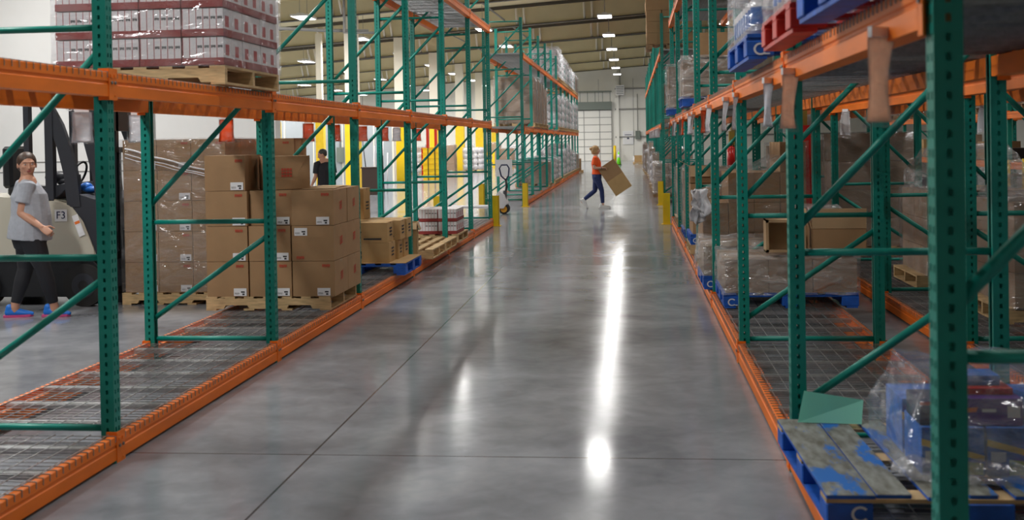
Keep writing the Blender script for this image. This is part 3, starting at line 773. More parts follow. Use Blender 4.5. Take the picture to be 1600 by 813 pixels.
w, d = 1.26, 1.22
for x in (-w / 2 + .09, 0, w / 2 - .09):
    for y in (-d / 2 + .07, 0, d / 2 - .07):
        mb = MB(); mb.box(x - .09, x + .09, y - .07, y + .07, .018, .104); obj('block', mb.mesh('block', 'blue', .005), p)
for y in (-d / 2 + .065, 0, d / 2 - .065):
    mb = MB(); mb.box(-w / 2, w / 2, y - .06, y + .06, .104, .120); obj('lead_board', mb.mesh('lead_board', 'wood'), p)
for i, (x0, x1, sh) in enumerate(((-.63, -.44, 0), (-.435, -.30, .01), (-.245, -.13, -.02), (-.08, .03, .01), (.09, .20, 0), (.26, .37, -.01), (.44, .63, 0))):
    mb = MB(); mb.box(x0, x1, -d / 2 + sh, d / 2 + sh, .120, .138); mb.bm.faces.ensure_lookup_table()
    me = mb.mesh('deck_board', ['blue', 'worn'], .003)
    for f in me.polygons:
        if f.normal.z > .7: f.material_index = 1
    obj('deck_board', me, p)
for x in (-w / 2 + .06, 0, w / 2 - .06):
    mb = MB(); mb.box(x - .05, x + .05, -d / 2, d / 2, 0, .018); obj('bottom_board', mb.mesh('bottom_board', 'blue'), p)
mb = MB(); yy = -d / 2 - .002
for a in range(40, 320, 20):
    t0, t1 = math.radians(a), math.radians(a + 20)
    mb.face([(-.50 + .025 * math.cos(t0), yy, .062 + .022 * math.sin(t0)), (-.50 + .036 * math.cos(t0), yy, .062 + .032 * math.sin(t0)), (-.50 + .036 * math.cos(t1), yy, .062 + .032 * math.sin(t1)), (-.50 + .025 * math.cos(t1), yy, .062 + .022 * math.sin(t1))])
mb.face([(-.52, yy, .024), (-.46, yy, .024), (-.46, yy, .032), (-.52, yy, .032)])
tag(obj('stencil_mark', mb.mesh('stencil_mark', 'white_mark'), p), 'white stencilled mark', None)
zp = DZ + .139
mb = MB(); mb.face([(-.17, 0, 0), (.13, -.03, 0), (.155, .05, .10), (-.13, .05, .145)]); bmesh.ops.solidify(mb.bm, geom=mb.bm.faces[:], thickness=.002)
tag(obj('paper_sheet', mb.mesh('paper_sheet', 'teal'), None, (.96, 5.70, zp + .004)), 'pale teal paper sheet propped at the far edge of the worn blue pallet', 'paper sheet')
def toybox(label, x0, x1, y0, y1, z0_, z1_, m, panels, name='toy_box'):
    mb = MB(); mb.box((x0 - x1) / 2, (x1 - x0) / 2, (y0 - y1) / 2, (y1 - y0) / 2, 0, z1_ - z0_)
    o = tag(obj(name, mb.mesh(name, m, .002), None, ((x0 + x1) / 2, (y0 + y1) / 2, z0_)), label, 'box')
    W_, H_, y = x1 - x0, z1_ - z0_, (y0 - y1) / 2
    for nm, mm, pts in panels:
        mb = MB(); mb.face([(W_ * (u - .5), y - .0015, H_ * v) for u, v in pts]); obj(nm, mb.mesh(nm, mm), o)
    return o
st = [('printed_band', 'yellowprint', [(0, .62), (1, .30), (1, .42), (0, .76)]), ('printed_panel', 'limeprint', [(.35, .02), (.98, .02), (.98, .26), (.35, .34)]), ('printed_panel', 'label', [(.06, .25), (.3, .3), (.3, .5), (.06, .5)])]
pp = [('printed_letters', 'orangeprint', [(.06, .45), (.34, .50), (.36, .68), (.08, .62)]), ('printed_letters', 'label', [(.42, .5), (.62, .5), (.62, .62), (.42, .62)]), ('sticker', 'label', [(.78, .30), (.96, .30), (.96, .72), (.78, .72)])]
toybox('bright blue box with yellow band, leftmost inside the crumpled film', 1.17, 1.42, 4.84, 5.14, zp, zp + .20, 'bluebox', st)
toybox('bright blue box with yellow band, middle one inside the crumpled film', 1.43, 1.68, 4.84, 5.14, zp, zp + .20, 'bluebox', st)
toybox('bright blue box with yellow band, rightmost inside the crumpled film', 1.69, 1.94, 4.86, 5.14, zp, zp + .20, 'bluebox', st)
toybox('navy box with a red top on the leftmost blue box', 1.17, 1.29, 4.86, 5.10, zp + .202, zp + .30, 'navybox', [('printed_band', 'inkred', [(0, .85), (1, .85), (1, 1), (0, 1)])])
toybox('purple box with orange script and white sticker inside the film', 1.30, 1.58, 4.86, 5.10, zp + .202, zp + .315, 'purple', pp)
toybox('blue box with yellow band right of the purple box', 1.60, 1.86, 4.88, 5.12, zp + .202, zp + .30, 'bluebox', st)
toybox('flat red box lying on the purple box', 1.34, 1.56, 4.92, 5.08, zp + .317, zp + .345, 'extred', [])
toybox('flat blue box topmost inside the crumpled film', 1.38, 1.52, 4.96, 5.1, zp + .347, zp + .39, 'bluebox', [])
for i, x in enumerate((1.17, 1.50)):
    toybox('blue box in the back row inside the film, %s' % ('left', 'right')[i], x, x + .31, 5.18, 5.5, zp, zp + .24, 'bluebox', st)
def bag(label, x0, x1, y0, y1, z0_, h, m='film_hazy', amp=.05, name='plastic_bag', cat='plastic wrap', seed=0., top=.55):
    mb = MB(); cx, cy = (x0 + x1) / 2, (y0 + y1) / 2
    mb.box(x0 - cx, x1 - cx, y0 - cy, y1 - cy, 0, h); bm = mb.bm
    for f in [f for f in bm.faces if f.calc_center_median().z < 1e-4]: bm.faces.remove(f)
    bmesh.ops.subdivide_edges(bm, edges=bm.edges[:], cuts=22, use_grid_fill=True)
    for v in bm.verts:
        t = v.co.z / h; s = 1 - (1 - top) * max(0, t - .35) ** 1.2
        v.co.x *= s; v.co.y *= s
        q = noise.noise_vector(v.co * 5 + Vector((cx + seed, cy, 0))) * amp + noise.noise_vector(v.co * 16 + Vector((seed, cy, 3))) * amp * .45
        q.z *= min(1, t * 3 + .1); v.co += q + Vector((v.co.x, v.co.y, 0)).normalized() * amp * (.9 + .8 * (1 - t))
        v.co.z = max(v.co.z, .002)
    for f in bm.faces: f.smooth = True
    return tag(obj(name, mb.mesh(name, m), None, (cx, cy, z0_)), label, cat)
bag('crumpled cloudy film over the blue and purple boxes on the worn blue pallet', 1.13, 1.97, 4.79, 5.55, zp + .001, .40, m='film_light', amp=.028, top=.62)
mb = MB(); 
pts = [(1.06, 4.84, zp + .03), (1.12, 4.78, zp + .05), (1.22, 4.74, zp + .04), (1.36, 4.73, zp + .05), (1.55, 4.72, zp + .04), (1.75, 4.74, zp + .05), (1.95, 4.76, zp + .05)]
mb.tube(pts, [.03, .045, .04, .05, .04, .045, .03], 10); bmesh.ops.subdivide_edges(mb.bm, edges=mb.bm.edges[:], cuts=3, use_grid_fill=True)
for v in mb.bm.verts: v.co += noise.noise_vector(v.co * 22) * .02
tag(obj('plastic_roll', mb.mesh('plastic_roll', 'film_hazy'), None), 'gathered roll of cloudy film along the front of the worn blue pallet', 'plastic wrap')

# ================================================================== right rack third bay: low wrapped load with open boxes
pallet('blue pallet under the low wrapped load with open boxes on top', (1.41, 11.0, DZ), 'blue', mark=True)
zr = DZ + .139
for c in range(3):
    for r in range(2):
        carton('flat grey brown carton of the low wrapped load, %s column, %s row' % (colname[c], ('front', 'back')[r]), .83 + c * .39, 1.215 + c * .39, 10.50 + r * .5, 10.99 + r * .5, zr, zr + .30, m='kraft3', group='cartons of the low wrapped load')
wrap('shiny stretch film around the low load in the right rack', .815, 2.015, 10.485, 11.50, zr - .02, zr + .33, 'film_hazy', amp=.012, seg=14)
o = thing('open_cardboard_box', 'pale open cardboard box lying on its side facing the camera on the low load', 'box', (1.40, 10.80, zr + .345))
w_, h_, d_, t = .36, .30, .20, .012
mb = MB(); mb.box(-w_ / 2, w_ / 2, d_ / 2 - t, d_ / 2, 0, h_); mb.box(-w_ / 2, -w_ / 2 + t, -d_ / 2, d_ / 2, 0, h_); mb.box(w_ / 2 - t, w_ / 2, -d_ / 2, d_ / 2, 0, h_); mb.box(-w_ / 2, w_ / 2, -d_ / 2, d_ / 2, 0, t); mb.box(-w_ / 2, w_ / 2, -d_ / 2, d_ / 2, h_ - t, h_)
obj('box_body', mb.mesh('box_body', 'kraft_in'), o)
mb = MB()
for a, b, c, e in ((-w_ / 2, w_ / 2, 0, .025), (-w_ / 2, w_ / 2, h_ - .025, h_), (-w_ / 2, -w_ / 2 + .025, 0, h_), (w_ / 2 - .025, w_ / 2, 0, h_)): mb.box(a, b, -d_ / 2 - .01, -d_ / 2, c, e)
tag(obj('folded_rim', mb.mesh('folded_rim', 'kraft_in'), o), 'pale folded rim', None)
o = open_box('wide brown box with pale flaps at the right end of the low load', 1.88, 10.86, zr + .345, .48, .44, .22, rz=-.05, m='kraft', flaps=(1.45, 0, -1.5, 1.3))
carton('small pale box behind the open one on the low load', 1.55, 1.78, 11.1, 11.35, zr + .345, zr + .62, m='kraft_in')
bag('loose cloudy film on top of the low load', 1.55, 2.0, 11.0, 11.4, zr + .60, .14, amp=.03, seed=2)
# fourth bay
pallet('blue pallet under the second low wrapped load of the right rack', (1.31, 12.32, DZ), 'blue', mark=True)
for c in range(3):
    carton('flat carton of the second low wrapped load, %s column' % colname[c], .72 + c * .39, 1.105 + c * .39, 11.84, 12.80, zr, zr + .30, m='kraft3', group='cartons of the second low wrapped load')
bag('loose cloudy film over the second low load', .72, 1.88, 11.84, 12.8, zr, .34, amp=.03, seed=5, top=.95)
pallet('wooden pallet under the tall stepped carton stack in the right rack', (1.38, 13.66, DZ), 'wood')
for c, n_ in enumerate((2, 3, 3, 4)):
    for r in range(n_):
        for dpt in range(2):
            carton('carton of the tall stepped stack in the right rack, column %d, layer %d, %s row' % (c + 1, r + 1, ('front', 'back')[dpt]), .80 + c * .29, 1.085 + c * .29, 13.18 + dpt * .48, 13.65 + dpt * .48, DZ + .132 + r * .34, DZ + .132 + r * .34 + .336, m='kraft', group='cartons of the tall stepped stack')
wrap('clear film draped slanting over the tall stepped stack', .785, 1.98, 13.15, 14.18, DZ + .14, DZ + 1.50, 'film', amp=.010, seg=14, shear=lambda u, y: .78 + .22 * u)
o = thing('plastic_bag', 'white plastic bag draped at the aisle corner of the tall stepped stack', 'plastic wrap', (.74, 13.08, 1.13))
for i_, (w_, h_, rz_, dx) in enumerate(((.17, .40, .25, 0), (.15, .33, -.35, .07), (.12, .26, .9, -.04))):
    mb = MB(); g = []
    for j in range(15):
        t_ = j / 14; row = []
        for i in range(9):
            u = i / 8 - .5; n_ = noise.noise_vector(Vector((u * 3 + i_ * 4, t_ * 3, i_))) * .045
            row.append(mb.bm.verts.new((u * w_ * (.55 + .75 * t_) + n_.x, .035 * math.sin(u * 16 + i_) * t_ + n_.y - .03 * t_, -h_ * t_ + abs(u) * .10 * t_ + n_.z * .5)))
        g.append(row)
    for p_, q_ in zip(g, g[1:]):
        for i in range(8): mb.bm.faces.new((p_[i], p_[i + 1], q_[i + 1], q_[i])).smooth = True
    mb.bm.normal_update(); bmesh.ops.solidify(mb.bm, geom=mb.bm.faces[:], thickness=.0015)
    obj('bag_fold', mb.mesh('bag_fold', 'bag'), o, (dx, -.02 * i_, 0), (0, 0, rz_))
# fifth bay
pallet('wooden pallet at the bottom of the pallet pair in the fifth right bay', (1.36, 15.9, DZ), 'wood')
pallet('blue pallet lying on the wooden one in the fifth right bay', (1.36, 15.9, DZ + .131), 'blue', mark=True)
z5 = DZ + .27
carton('brown carton with a red mark at the aisle corner of the blue pallet', .80, 1.14, 15.42, 15.8, z5, z5 + .34, logo=(.5, .85))
for r in range(2):
    carton('plain brown carton right of the marked one, %s layer' % ('lower', 'upper')[r], 1.16, 1.9, 15.42, 15.9, z5 + r * .33, z5 + r * .33 + .325)
for r in range(2):
    carton('plain brown carton behind the marked one, %s layer' % ('lower', 'upper')[r], .80, 1.14, 15.85, 16.35, z5 + r * .33, z5 + r * .33 + .325)
open_box('open brown box with raised flaps high on the fifth bay pile', .98, 16.1, z5 + .66, .36, .4, .24, m='kraft', flaps=(-1.3, -.2, -1.3, .5))
wrapped_load('grey brown wrapped load at floor level of the sixth right bay', 1.4, 18.5, DZ, 1.05, pal='blue')
wrapped_load('grey brown wrapped load at floor level of the seventh right bay, beside the yellow guard', 1.4, 21.3, DZ, 1.0, style='carton', pal='wood')

# ================================================================== right rack first level
def jug_mesh():
    a = MB(); a.cyl((0, 0, 0), (0, 0, .19), .066, 12); a.cyl((0, 0, .19), (0, 0, .235), .066, 12, r2=.02); a.cyl((0, 0, .235), (0, 0, .255), .02, 8)
    b = MB(); b.cyl((0, 0, .055), (0, 0, .15), .0675, 12, caps=False)
    return a.mesh('jug_body', 'milk'), b.mesh('jug_label', 'bluecap')
JB, JL = jug_mesh()
def jugs(what, x0, y0, z, nx, ny, nl, only_outer=True):
    for l in range(nl):
        for i in range(nx):
            for j in range(ny):
                if only_outer and not (i == 0 or j == 0): continue
                o = thing('water_jug', 'white jug with blue label %s, layer %d, %s, place %d' % (what, l + 1, 'aisle side' if i == 0 else 'near side', (j if i == 0 else i) + 1), 'jug', (x0 + .07 + i * .14, y0 + .07 + j * .14, z + l * .26), 0, 'jugs %s' % what)
                obj('jug_body', JB, o); obj('jug_label', JL, o)
p = pallet('blue pallet with white stencil under the wrapped blue labelled jugs', (1.23, 6.92, D1), 'blue', mark=True); p.scale = (1, 1.2, 1)
jugs('on the first-level blue pallet', .66, 6.34, D1 + .14, 8, 8, 3)
wrap('bright crinkled film around the blue labelled jugs', .64, 1.84, 6.32, 7.50, D1 + .12, D1 + .14 + .80, 'film_hazy', amp=.012, seg=14)
pallet('red pallet on the first level of the right rack', (1.25, 5.26, D1), 'red')
jugs('on the first-level red pallet', .68, 4.78, D1 + .14, 8, 6, 2)
wrap('crinkled film around the jugs on the red pallet', .66, 1.84, 4.76, 5.66, D1 + .12, D1 + .14 + .54, 'film_hazy', amp=.012, seg=14)
for i, (dx, r) in enumerate(((0, .02), (-.03, -.05), (.02, .04))):
    pallet('empty blue pallet piled high beside the nearest right frame, %s' % ('lowest', 'middle one', 'uppermost')[i], (1.24 + dx, 3.92, D1 + i * .139), 'blue', rz=r, mark=i == 0)
wrapped_load('short grey wrapped load on a blue pallet, first level of the fifth right bay', 1.27, 15.6, D1, .62, pal='blue', film_='film_hazy', layers=2)
carton('brown carton standing on the short grey wrapped load', .9, 1.5, 15.35, 15.85, D1 + .66, D1 + .98, m='kraft')
wrapped_load('short grey wrapped load on a blue pallet, first level of the seventh right bay', 1.25, 20.75, D1, .86, pal='blue', film_='film_hazy', layers=3)
wrapped_load('dark brown carton load, upper level of the sixth right bay', 1.3, 18.6, D2, 1.3, pal='wood_old', m='kraft3')
# far right rack
wrapped_load('brown carton load overhanging the aisle high on the first far right bay', 1.03, 30.62, D2, 1.32, pal='wood_old', m='kraft', w=1.2, film_=None, name='overhanging_pallet_load')
wrapped_load('brown wrapped load bulging into the aisle at floor level of the first far right bay', 1.16, 31.2, DZ, .92, pal='wood_old', film_='film_hazy', layers=3)
for k in range(1, 11):
    wrapped_load('%s wrapped load at floor level of the far right rack, %s bay' % ('white' if k % 3 == 2 else 'brown', ORD[k]), 1.2 + random.uniform(-.06, .06), yg(k) + 1.4, DZ, random.uniform(.9, 1.5), style='sack' if k % 3 == 2 else 'carton', m='milk' if k % 3 == 2 else 'kraft3', pal='wood', group='floor loads of the far right rack')
    if k > 1:
        wrapped_load('dark brown load on the first level of the far right rack, %s bay' % ORD[k], 1.45, yg(k) + 1.4, D1, 1.3, m='kraft3', pal='wood_old', group='first-level loads of the far right rack')
for i, (x, z_, l) in enumerate(((.2, 0, 'brown carton lying at the far end of the aisle near the back wall'), (.75, 0, 'brown carton beside the far one at the end of the aisle'))):
    carton(l, x, x + .52, 80, 80.5, .15, .62, m='kraft2')
wrapped_load('low white bags on a pallet at the far end of the aisle', .7, 82.2, 0, .5, style='sack', m='milk', layers=1)
mb = MB(); mb.box(-.6, .6, -.4, .4, 0, .14); 
obj_ = pallet('wooden pallet under the far cartons at the end of the aisle', (.7, 80.3, 0), 'wood')

# ================================================================== far left rack
FL = {3: ('carton', .85, 'brown'), 4: ('sack', .95, 'white'), 5: ('sack', .8, 'white'), 6: ('sack', 1.2, 'white'), 7: ('sack', 1.35, 'white'), 8: ('sack', 1.1, 'white'), 9: ('sack', 1.0, 'white'), 10: ('carton', .8, 'brown')}
L1 = {1: ('carton', 1.45, 'brown'), 2: ('carton', 1.35, 'brown')}; L1.update({k: ('sack', 1.45 - .06 * (k % 3), 'white') for k in range(5, 11)})
L2 = {k: ('sack', 1.30 - .08 * (k - 5), 'white') for k in range(5, 10)}; L2[10] = ('carton', 1.0, 'brown')
for D_, z_, lvl in ((FL, DZ, 'floor level'), (L1, D1, 'the first level'), (L2, D2, 'the upper level')):
    for k, (st, h, nm) in D_.items():
        for i, dy in enumerate((-.68, .68)):
            if lvl == 'floor level' and k in (3, 5) and i == 1: continue
            wrapped_load('%s wrapped load on %s of the far left rack, %s bay, %s' % (nm, lvl, ORD[k], ('nearer', 'farther')[i]) if lvl != 'floor level' else '%s wrapped load at floor level of the far left rack, %s bay, %s' % (nm, ORD[k], ('nearer', 'farther')[i]),
                         -3.36, yg(k) + 1.45 + dy, z_, h + random.uniform(-.06, .06), style=st, m='kraft3' if st == 'carton' else 'milk', w=1.15 if st == 'carton' else 1.1, film_='film' if st == 'carton' else 'film_hazy', group='%s loads of the far left rack' % lvl)
carton('brown carton standing at the far end of the far left rack', -3.2, -2.7, yg(11) + .3, yg(11) + .8, .131, .75)
obj_ = pallet('wooden pallet at the far end of the far left rack', (-3.2, yg(11) + .6, 0), 'wood')

# ================================================================== back-to-back row and beyond
def big_wrapped(what, x0, x1, y0, y1, z_, h, pal='wood', n=3, film_='film', hump=.4, seed=0):
    pallet('wooden pallet under %s' % what, ((x0 + x1) / 2, (y0 + y1) / 2, z_), pal)
    lh = h / n
    for r in range(n):
        for c in range(2):
            for dpt in range(2):
                carton('grey brown carton of %s, layer %d, %s, %s' % (what, r + 1, ('left', 'right')[c], ('front', 'back')[dpt]),
                       x0 + c * (x1 - x0) / 2 + .003, x0 + (c + 1) * (x1 - x0) / 2 - .003, y0 + dpt * (y1 - y0) / 2, y0 + (dpt + 1) * (y1 - y0) / 2 - .006, z_ + .132 + r * lh, z_ + .132 + (r + 1) * lh - .004, m='kraft3', group='cartons of %s' % what, jitter=False)
    wrap('clear film around %s' % what, x0 - .02, x1 + .02, y0 - .02, y1 + .02, z_ + .12, z_ + .14 + h, film_, amp=.010, seg=12)
    if hump: bag('tuft of crumpled film on top of %s' % what, x0 + .05, x1 - .05, y0 + .05, y1 - .2, z_ + .145 + h, hump, amp=.05, seed=seed, top=.5)
big_wrapped('the nearest back-to-back wrapped load', 3.05, 4.05, 9.55, 10.6, DZ, .85, hump=.2, seed=3)
big_wrapped('the film-tufted back-to-back load', 2.93, 3.93, 11.80, 12.85, DZ, .85, hump=.42, seed=7)
big_wrapped('the tall back-to-back wrapped load', 2.62, 3.62, 15.0, 16.0, DZ, 1.45, n=4, hump=0)
wrapped_load('brown wrapped load at floor level of the back-to-back rack, fourth bay', 3.1, 18.6, DZ, 1.5, m='kraft3')
wrapped_load('brown wrapped load at floor level of the back-to-back rack, fifth bay', 3.1, 21.4, DZ, 1.4, m='kraft3')
for k in range(1, 7):
    wrapped_load('dark brown load on the first level of the back-to-back rack, %s bay' % ORD[k - 1], 3.02, yk(k) + 1.45, D1, 1.35, m='kraft3', pal='wood_old', group='first-level loads of the back-to-back rack')
for k in range(3, 11):
    y = yk(k) + 1.4
    wrapped_load('brown load, upper level, rack across the next right aisle, %s bay' % ORD[k - 3], 7.75, y, D1, 1.3, m='kraft3', pal='wood_old', group='upper loads of the first rack across the next aisle')
    o = tag(obj('shelf_board', None, None), None, None) if False else None
MB_ = MB; mb = MB(); mb.box(0, DEP, 0, BL, 0, .02); SHB = mb.mesh('shelf_board', 'kraft3')
for k in range(3, 11):
    tag(obj('shelf_board', SHB, None, (7.2, yk(k) + W, 1.165)), 'low shelf board of the first rack across the next aisle, %s bay in view' % ORD[k - 3], 'shelf board', 'low shelf boards across the next aisle')
goods = [('yellow', 'yellow', 7.3, 18.9, .4, .45), ('golden brown', 'kraft2', 7.3, 20.6, .5, .4), ('white', 'label', 7.3, 22.3, .5, .5), ('blue', 'bluebox', 7.3, 23.9, .4, .35), ('yellow', 'yellow', 7.3, 24.9, .4, .6), ('brown', 'kraft', 7.3, 26.5, .6, .5),
         ('orange', 'orangeprint', 7.3, 27.9, .3, .5), ('red', 'extred', 7.3, 29.2, .4, .3), ('dark', 'navybox', 7.3, 30.6, .6, .6), ('white', 'milk', 7.3, 16.8, .5, .5)]
cnt = {}
for nm, mm, x, y, w_, h_ in goods:
    cnt[nm] = cnt.get(nm, 0) + 1
    carton('%s box under the low shelf across the next aisle, %s of its colour' % (nm, ORD[cnt[nm] - 1]), x, x + .5, y, y + w_, 0, h_, m=mm)
for i, (y, mm, nm, h_) in enumerate(((17.5, 'kraft', 'brown', .4), (18.9, 'black', 'black', .3), (20.9, 'kraft2', 'golden', .5), (23.3, 'black', 'black', .22), (24.4, 'kraft', 'brown', .35), (27.0, 'kraft3', 'grey brown', .5), (29.8, 'kraft2', 'golden', .4))):
    carton('%s box on the low shelf across the next aisle, %s from the camera' % (nm, ORD[i]), 7.35, 7.95, y, y + .9, 1.187, 1.187 + h_, m=mm)
TCS = text_mesh('CSFP', .085, 'ink')
for i, (y, z_) in enumerate(((23.3, 1.16), (27.6, 1.10))):
    mb = MB(); mb.box(-.15, .15, 0, .004, -.15, .15)
    o = tag(obj('paper_sign', mb.mesh('paper_sign', 'label'), None, (7.14, y, z_), (0, 0, 0)), 'white paper sign reading CSFP, %s of the two' % ('nearer', 'farther')[i], 'sign')
    obj('sign_letters', TCS, o, (0, -.002, .05), (PI / 2, 0, 0))
    mb = MB()
    for q in range(9): mb.box(-.11 + q * .024, -.095 + q * .024, -.001, 0, -.06, -.04)
    obj('sign_small_print', mb.mesh('sign_small_print', 'ink'), o)
carton('pink sheet topped box beyond the next aisle at the right edge', 7.3, 7.8, 21.7, 21.98, .5, 1.0, m='pink')
o = thing('rolling_cart', 'yellow tubular cart beyond the next aisle at the right edge', 'cart', (6.6, 20.5, 0))
for x in (-.25, .25):
    for y in (-.4, .4):
        mb = MB(); mb.cyl((x, y, .08), (x, y, 1.25), .025, 8); mb.cyl((x - .02, y, .06), (x + .02, y, .06), .06, 10); obj('post_tube', mb.mesh('post_tube', 'yellow'), o)
mb = MB(); mb.box(-.28, .28, -.43, .43, .25, .29); mb.box(-.28, .28, -.43, .43, .7, .73); obj('shelf_tray', mb.mesh('shelf_tray', 'yellow'), o)

# fire extinguisher on the column
o = thing('fire_extinguisher', 'red fire extinguisher hanging on the second faded yellow column', 'fire extinguisher', (2.05, 23.9, 1.08))
mb = MB(); mb.cyl((0, 0, 0), (0, 0, .40), .085, 16); mb.ball((0, 0, .40), .085, .085, .06); obj('cylinder_tank', mb.mesh('cylinder_tank', 'extred'), o)
mb = MB(); mb.cyl((0, 0, .44), (0, 0, .50), .02, 8); mb.box(-.05, .05, -.012, .012, .49, .51); obj('valve', mb.mesh('valve', 'black'), o)
mb = MB(); mb.tube([(.03, 0, .47), (.10, -.02, .44), (.11, -.02, .3), (.10, -.02, .1)], .012, 6); obj('hose', mb.mesh('hose', 'black'), o)

# ================================================================== hanging tag sleeves
def sheet_mesh(w, h, flare, m, seed, bend=.03):
    mb = MB(); nx, nz = 5, 12; g = []
    for j in range(nz + 1):
        t = j / nz; row = []
        for i in range(nx + 1):
            u = i / nx - .5; ww = w * (1 + flare * max(0, t - .7) / .3)
            row.append(mb.bm.verts.new((u * ww, bend * math.sin(t * 2.4) * (.6 + u) + .012 * math.sin(u * 6 + seed + t * 3) * t, -h * t)))
        g.append(row)
    for a, b in zip(g, g[1:]):
        for i in range(nx): mb.bm.faces.new((a[i], a[i + 1], b[i + 1], b[i])).smooth = True
    bmesh.ops.solidify(mb.bm, geom=mb.bm.faces[:], thickness=.0012)
    return mb.mesh('sheet', m)
M['salmon'] = mat('salmon_paper', (1.0, .72, .56), .5)
M['tagorange'] = mat('tag_orange_paper', (.85, .24, .085), .6)
M['greypaper'] = mat('grey_paper', (.86, .87, .90), .5)
SH = {}
for key, m in (('salmon', 'salmon'), ('grey', 'greypaper'), ('orange', 'tagorange')):
    SH[key] = [(sheet_mesh(.15, .235, .15, m, s), ) for s in (0, 2)]
SLV = [sheet_mesh(.17, .27, .35, 'sleeve', s) for s in (0, 2)]
mb = MB(); mb.box(-.05, .05, -.006, .010, -.02, .012); CLIP = mb.mesh('clip', 'greypaper')
def hangtag(label, x, y, z, rz, key, group, s=1.0, lx=1.):
    o = thing('tag_sleeve', label, 'tag sleeve', (x, y, z), rz, group); i = random.randrange(2)
    a = obj('paper_insert', SH[key][i][0], o, (0, .003, -.02)); b = obj('clear_sleeve', SLV[i], o); c = obj('clip', CLIP, o)
    for q in (a, b): q.scale = (s * lx, 1, s)
    return o
cyc = ['salmon', 'salmon', 'grey', 'grey', 'grey', 'grey', 'orange', 'grey', 'grey', 'orange', 'grey', 'grey', 'grey', 'orange']
i = 0
for k in range(7):
    for dy in (.45, 2.42):
        key = cyc[i]
        hangtag('%s tag hanging from the near right rack beam, %s in the row' % ({'salmon': 'salmon pink', 'grey': 'pale grey', 'orange': 'orange'}[key], ORD[i] if i < 13 else 'last'),
                RX - .035, yk(k) + dy, Z1 - .10, PI / 2 - .9 + random.uniform(-.15, .2) + (0 if i < 2 else .25), key, 'tag sleeves along the near right rack', 1.08 if i < 2 else 1.0, (.72, .6)[i] if i < 2 else .62); i += 1
for k in range(6):
    for dy in (.6, 2.2):
        hangtag('pale tag hanging from the far right rack beam, %s bay, %s' % (ORD[k], 'nearer' if dy < 1 else 'farther'), RX - .035, yg(k) + dy, Z1 - .10, PI / 2 - .7, 'grey', 'tag sleeves along the far right rack', 1, .7)
i = 0
for y, key in ((8.0, 'grey'), (8.95, 'grey'), (11.0, 'orange'), (13.9, 'orange'), (15.2, 'orange'), (16.8, 'orange'), (18.3, 'orange'), (19.3, 'grey'), (21.2, 'orange')):
    hangtag('%s tag sheet hanging on the back of the near left rack, %s' % (key, ORD[i]), LXB - .12, y, Z1 - .12, .3, key, 'tag sheets on the back beam of the left rack', .95, .95); i += 1
for j, (x, y) in enumerate(((3.56, 9.9), (3.56, 12.0), (2.41, 13.2), (2.41, 15.9))):
    hangtag('pale tag sleeve on the back-to-back rack, %s from the camera' % ORD[j], x, y, Z1 - .12, PI / 2 + .5, 'grey', 'tag sleeves on the back-to-back rack', 1.1, .8)

# ================================================================== yellow post guards
def guard_mesh():
    mb = MB(); mb.prism([(-.07, -.07), (.07, -.07), (.07, -.058), (-.058, -.058), (-.058, .07), (-.07, .07)], 2, 0, .62)
    a = mb.mesh('guard_angle', 'yellow'); mb = MB(); mb.box(-.10, .10, -.10, .10, 0, .012); mb.cyl((.04, .04, .012), (.04, .04, .025), .012, 8)
    mb.prism([(-.07, 0), (.0, 0), (-.07, .08)], 1, -.0, .006)
    return a, mb.mesh('base_plate', 'yellow')
GA, GB = guard_mesh()
for x, y, r, l in ((-2.76, 22.66 + .38, 0, 'yellow post guard at the end of the near left rack on the aisle side'), (-3.98, 23.15, 0, 'yellow post guard at the end of the near left rack on the back side'),
                   (-2.78, 29.78, 0, 'yellow post guard in front of the first far left frame'), (-3.93, 29.75, 0, 'yellow post guard behind the pallet truck at the far left rack'),
                   (.68, 23.05, PI / 2, 'yellow post guard at the end of the near right rack'), (.74, 29.80, 0, 'yellow post guard in front of the first far right frame')):
    o = thing('post_guard', l, 'post guard', (x, y, 0), r); obj('guard_angle', GA, o); obj('base_plate', GB, o)
    mb = MB(); mb.prism([(.058, -.07), (.07, -.07), (.07, .07), (.058, .07)], 2, 0, .62); obj('guard_flange', mb.mesh('guard_flange', 'yellow'), o)

# ================================================================== pallet truck
o = thing('pallet_truck', 'white hand pallet truck with yellow wheels parked in the cross aisle', 'pallet truck', (-3.04, 26.95, 0))
for y in (-.2, .2):
    mb = MB(); mb.box(-1.45, -.15, y - .08, y + .08, .15, .20); mb.prism([(-1.45, .15), (-1.6, .13), (-1.6, .15), (-1.45, .20)], 1, y - .08, y + .08); obj('fork', mb.mesh('fork', 'milk'), o)
    mb = MB(); mb.cyl((-1.3, y - .04, .045), (-1.3, y + .04, .045), .045, 12); obj('load_roller', mb.mesh('load_roller', 'hub'), o)
mb = MB(); mb.prism([(-.25, .14), (.02, .14), (.10, .25), (.04, .45), (-.08, .55), (-.18, .42)], 1, -.24, .24); obj('pump_housing', mb.mesh('pump_housing', 'milk'), o)
mb = MB(); mb.cyl((0, -.06, .2), (0, .06, .2), .07, 12); mb.cyl((.02, 0, .2), (.04, 0, .55), .05, 10); obj('pump', mb.mesh('pump', 'darkgrey'), o)
for y in (-.12, .12):
    mb = MB(); mb.cyl((0.02, y - .035, .12), (.02, y + .035, .12), .12, 20, 0); mb.cyl((.02, y - .04, .12), (.02, y + .04, .12), .08, 16, 1); obj('steer_wheel', mb.mesh('steer_wheel', ['rubber', 'hub']), o)
mb = MB(); mb.tube([(.04, 0, .42), (.08, 0, .65), (.06, 0, .82)], .028, 8); obj('tiller_arm', mb.mesh('tiller_arm', 'black'), o)
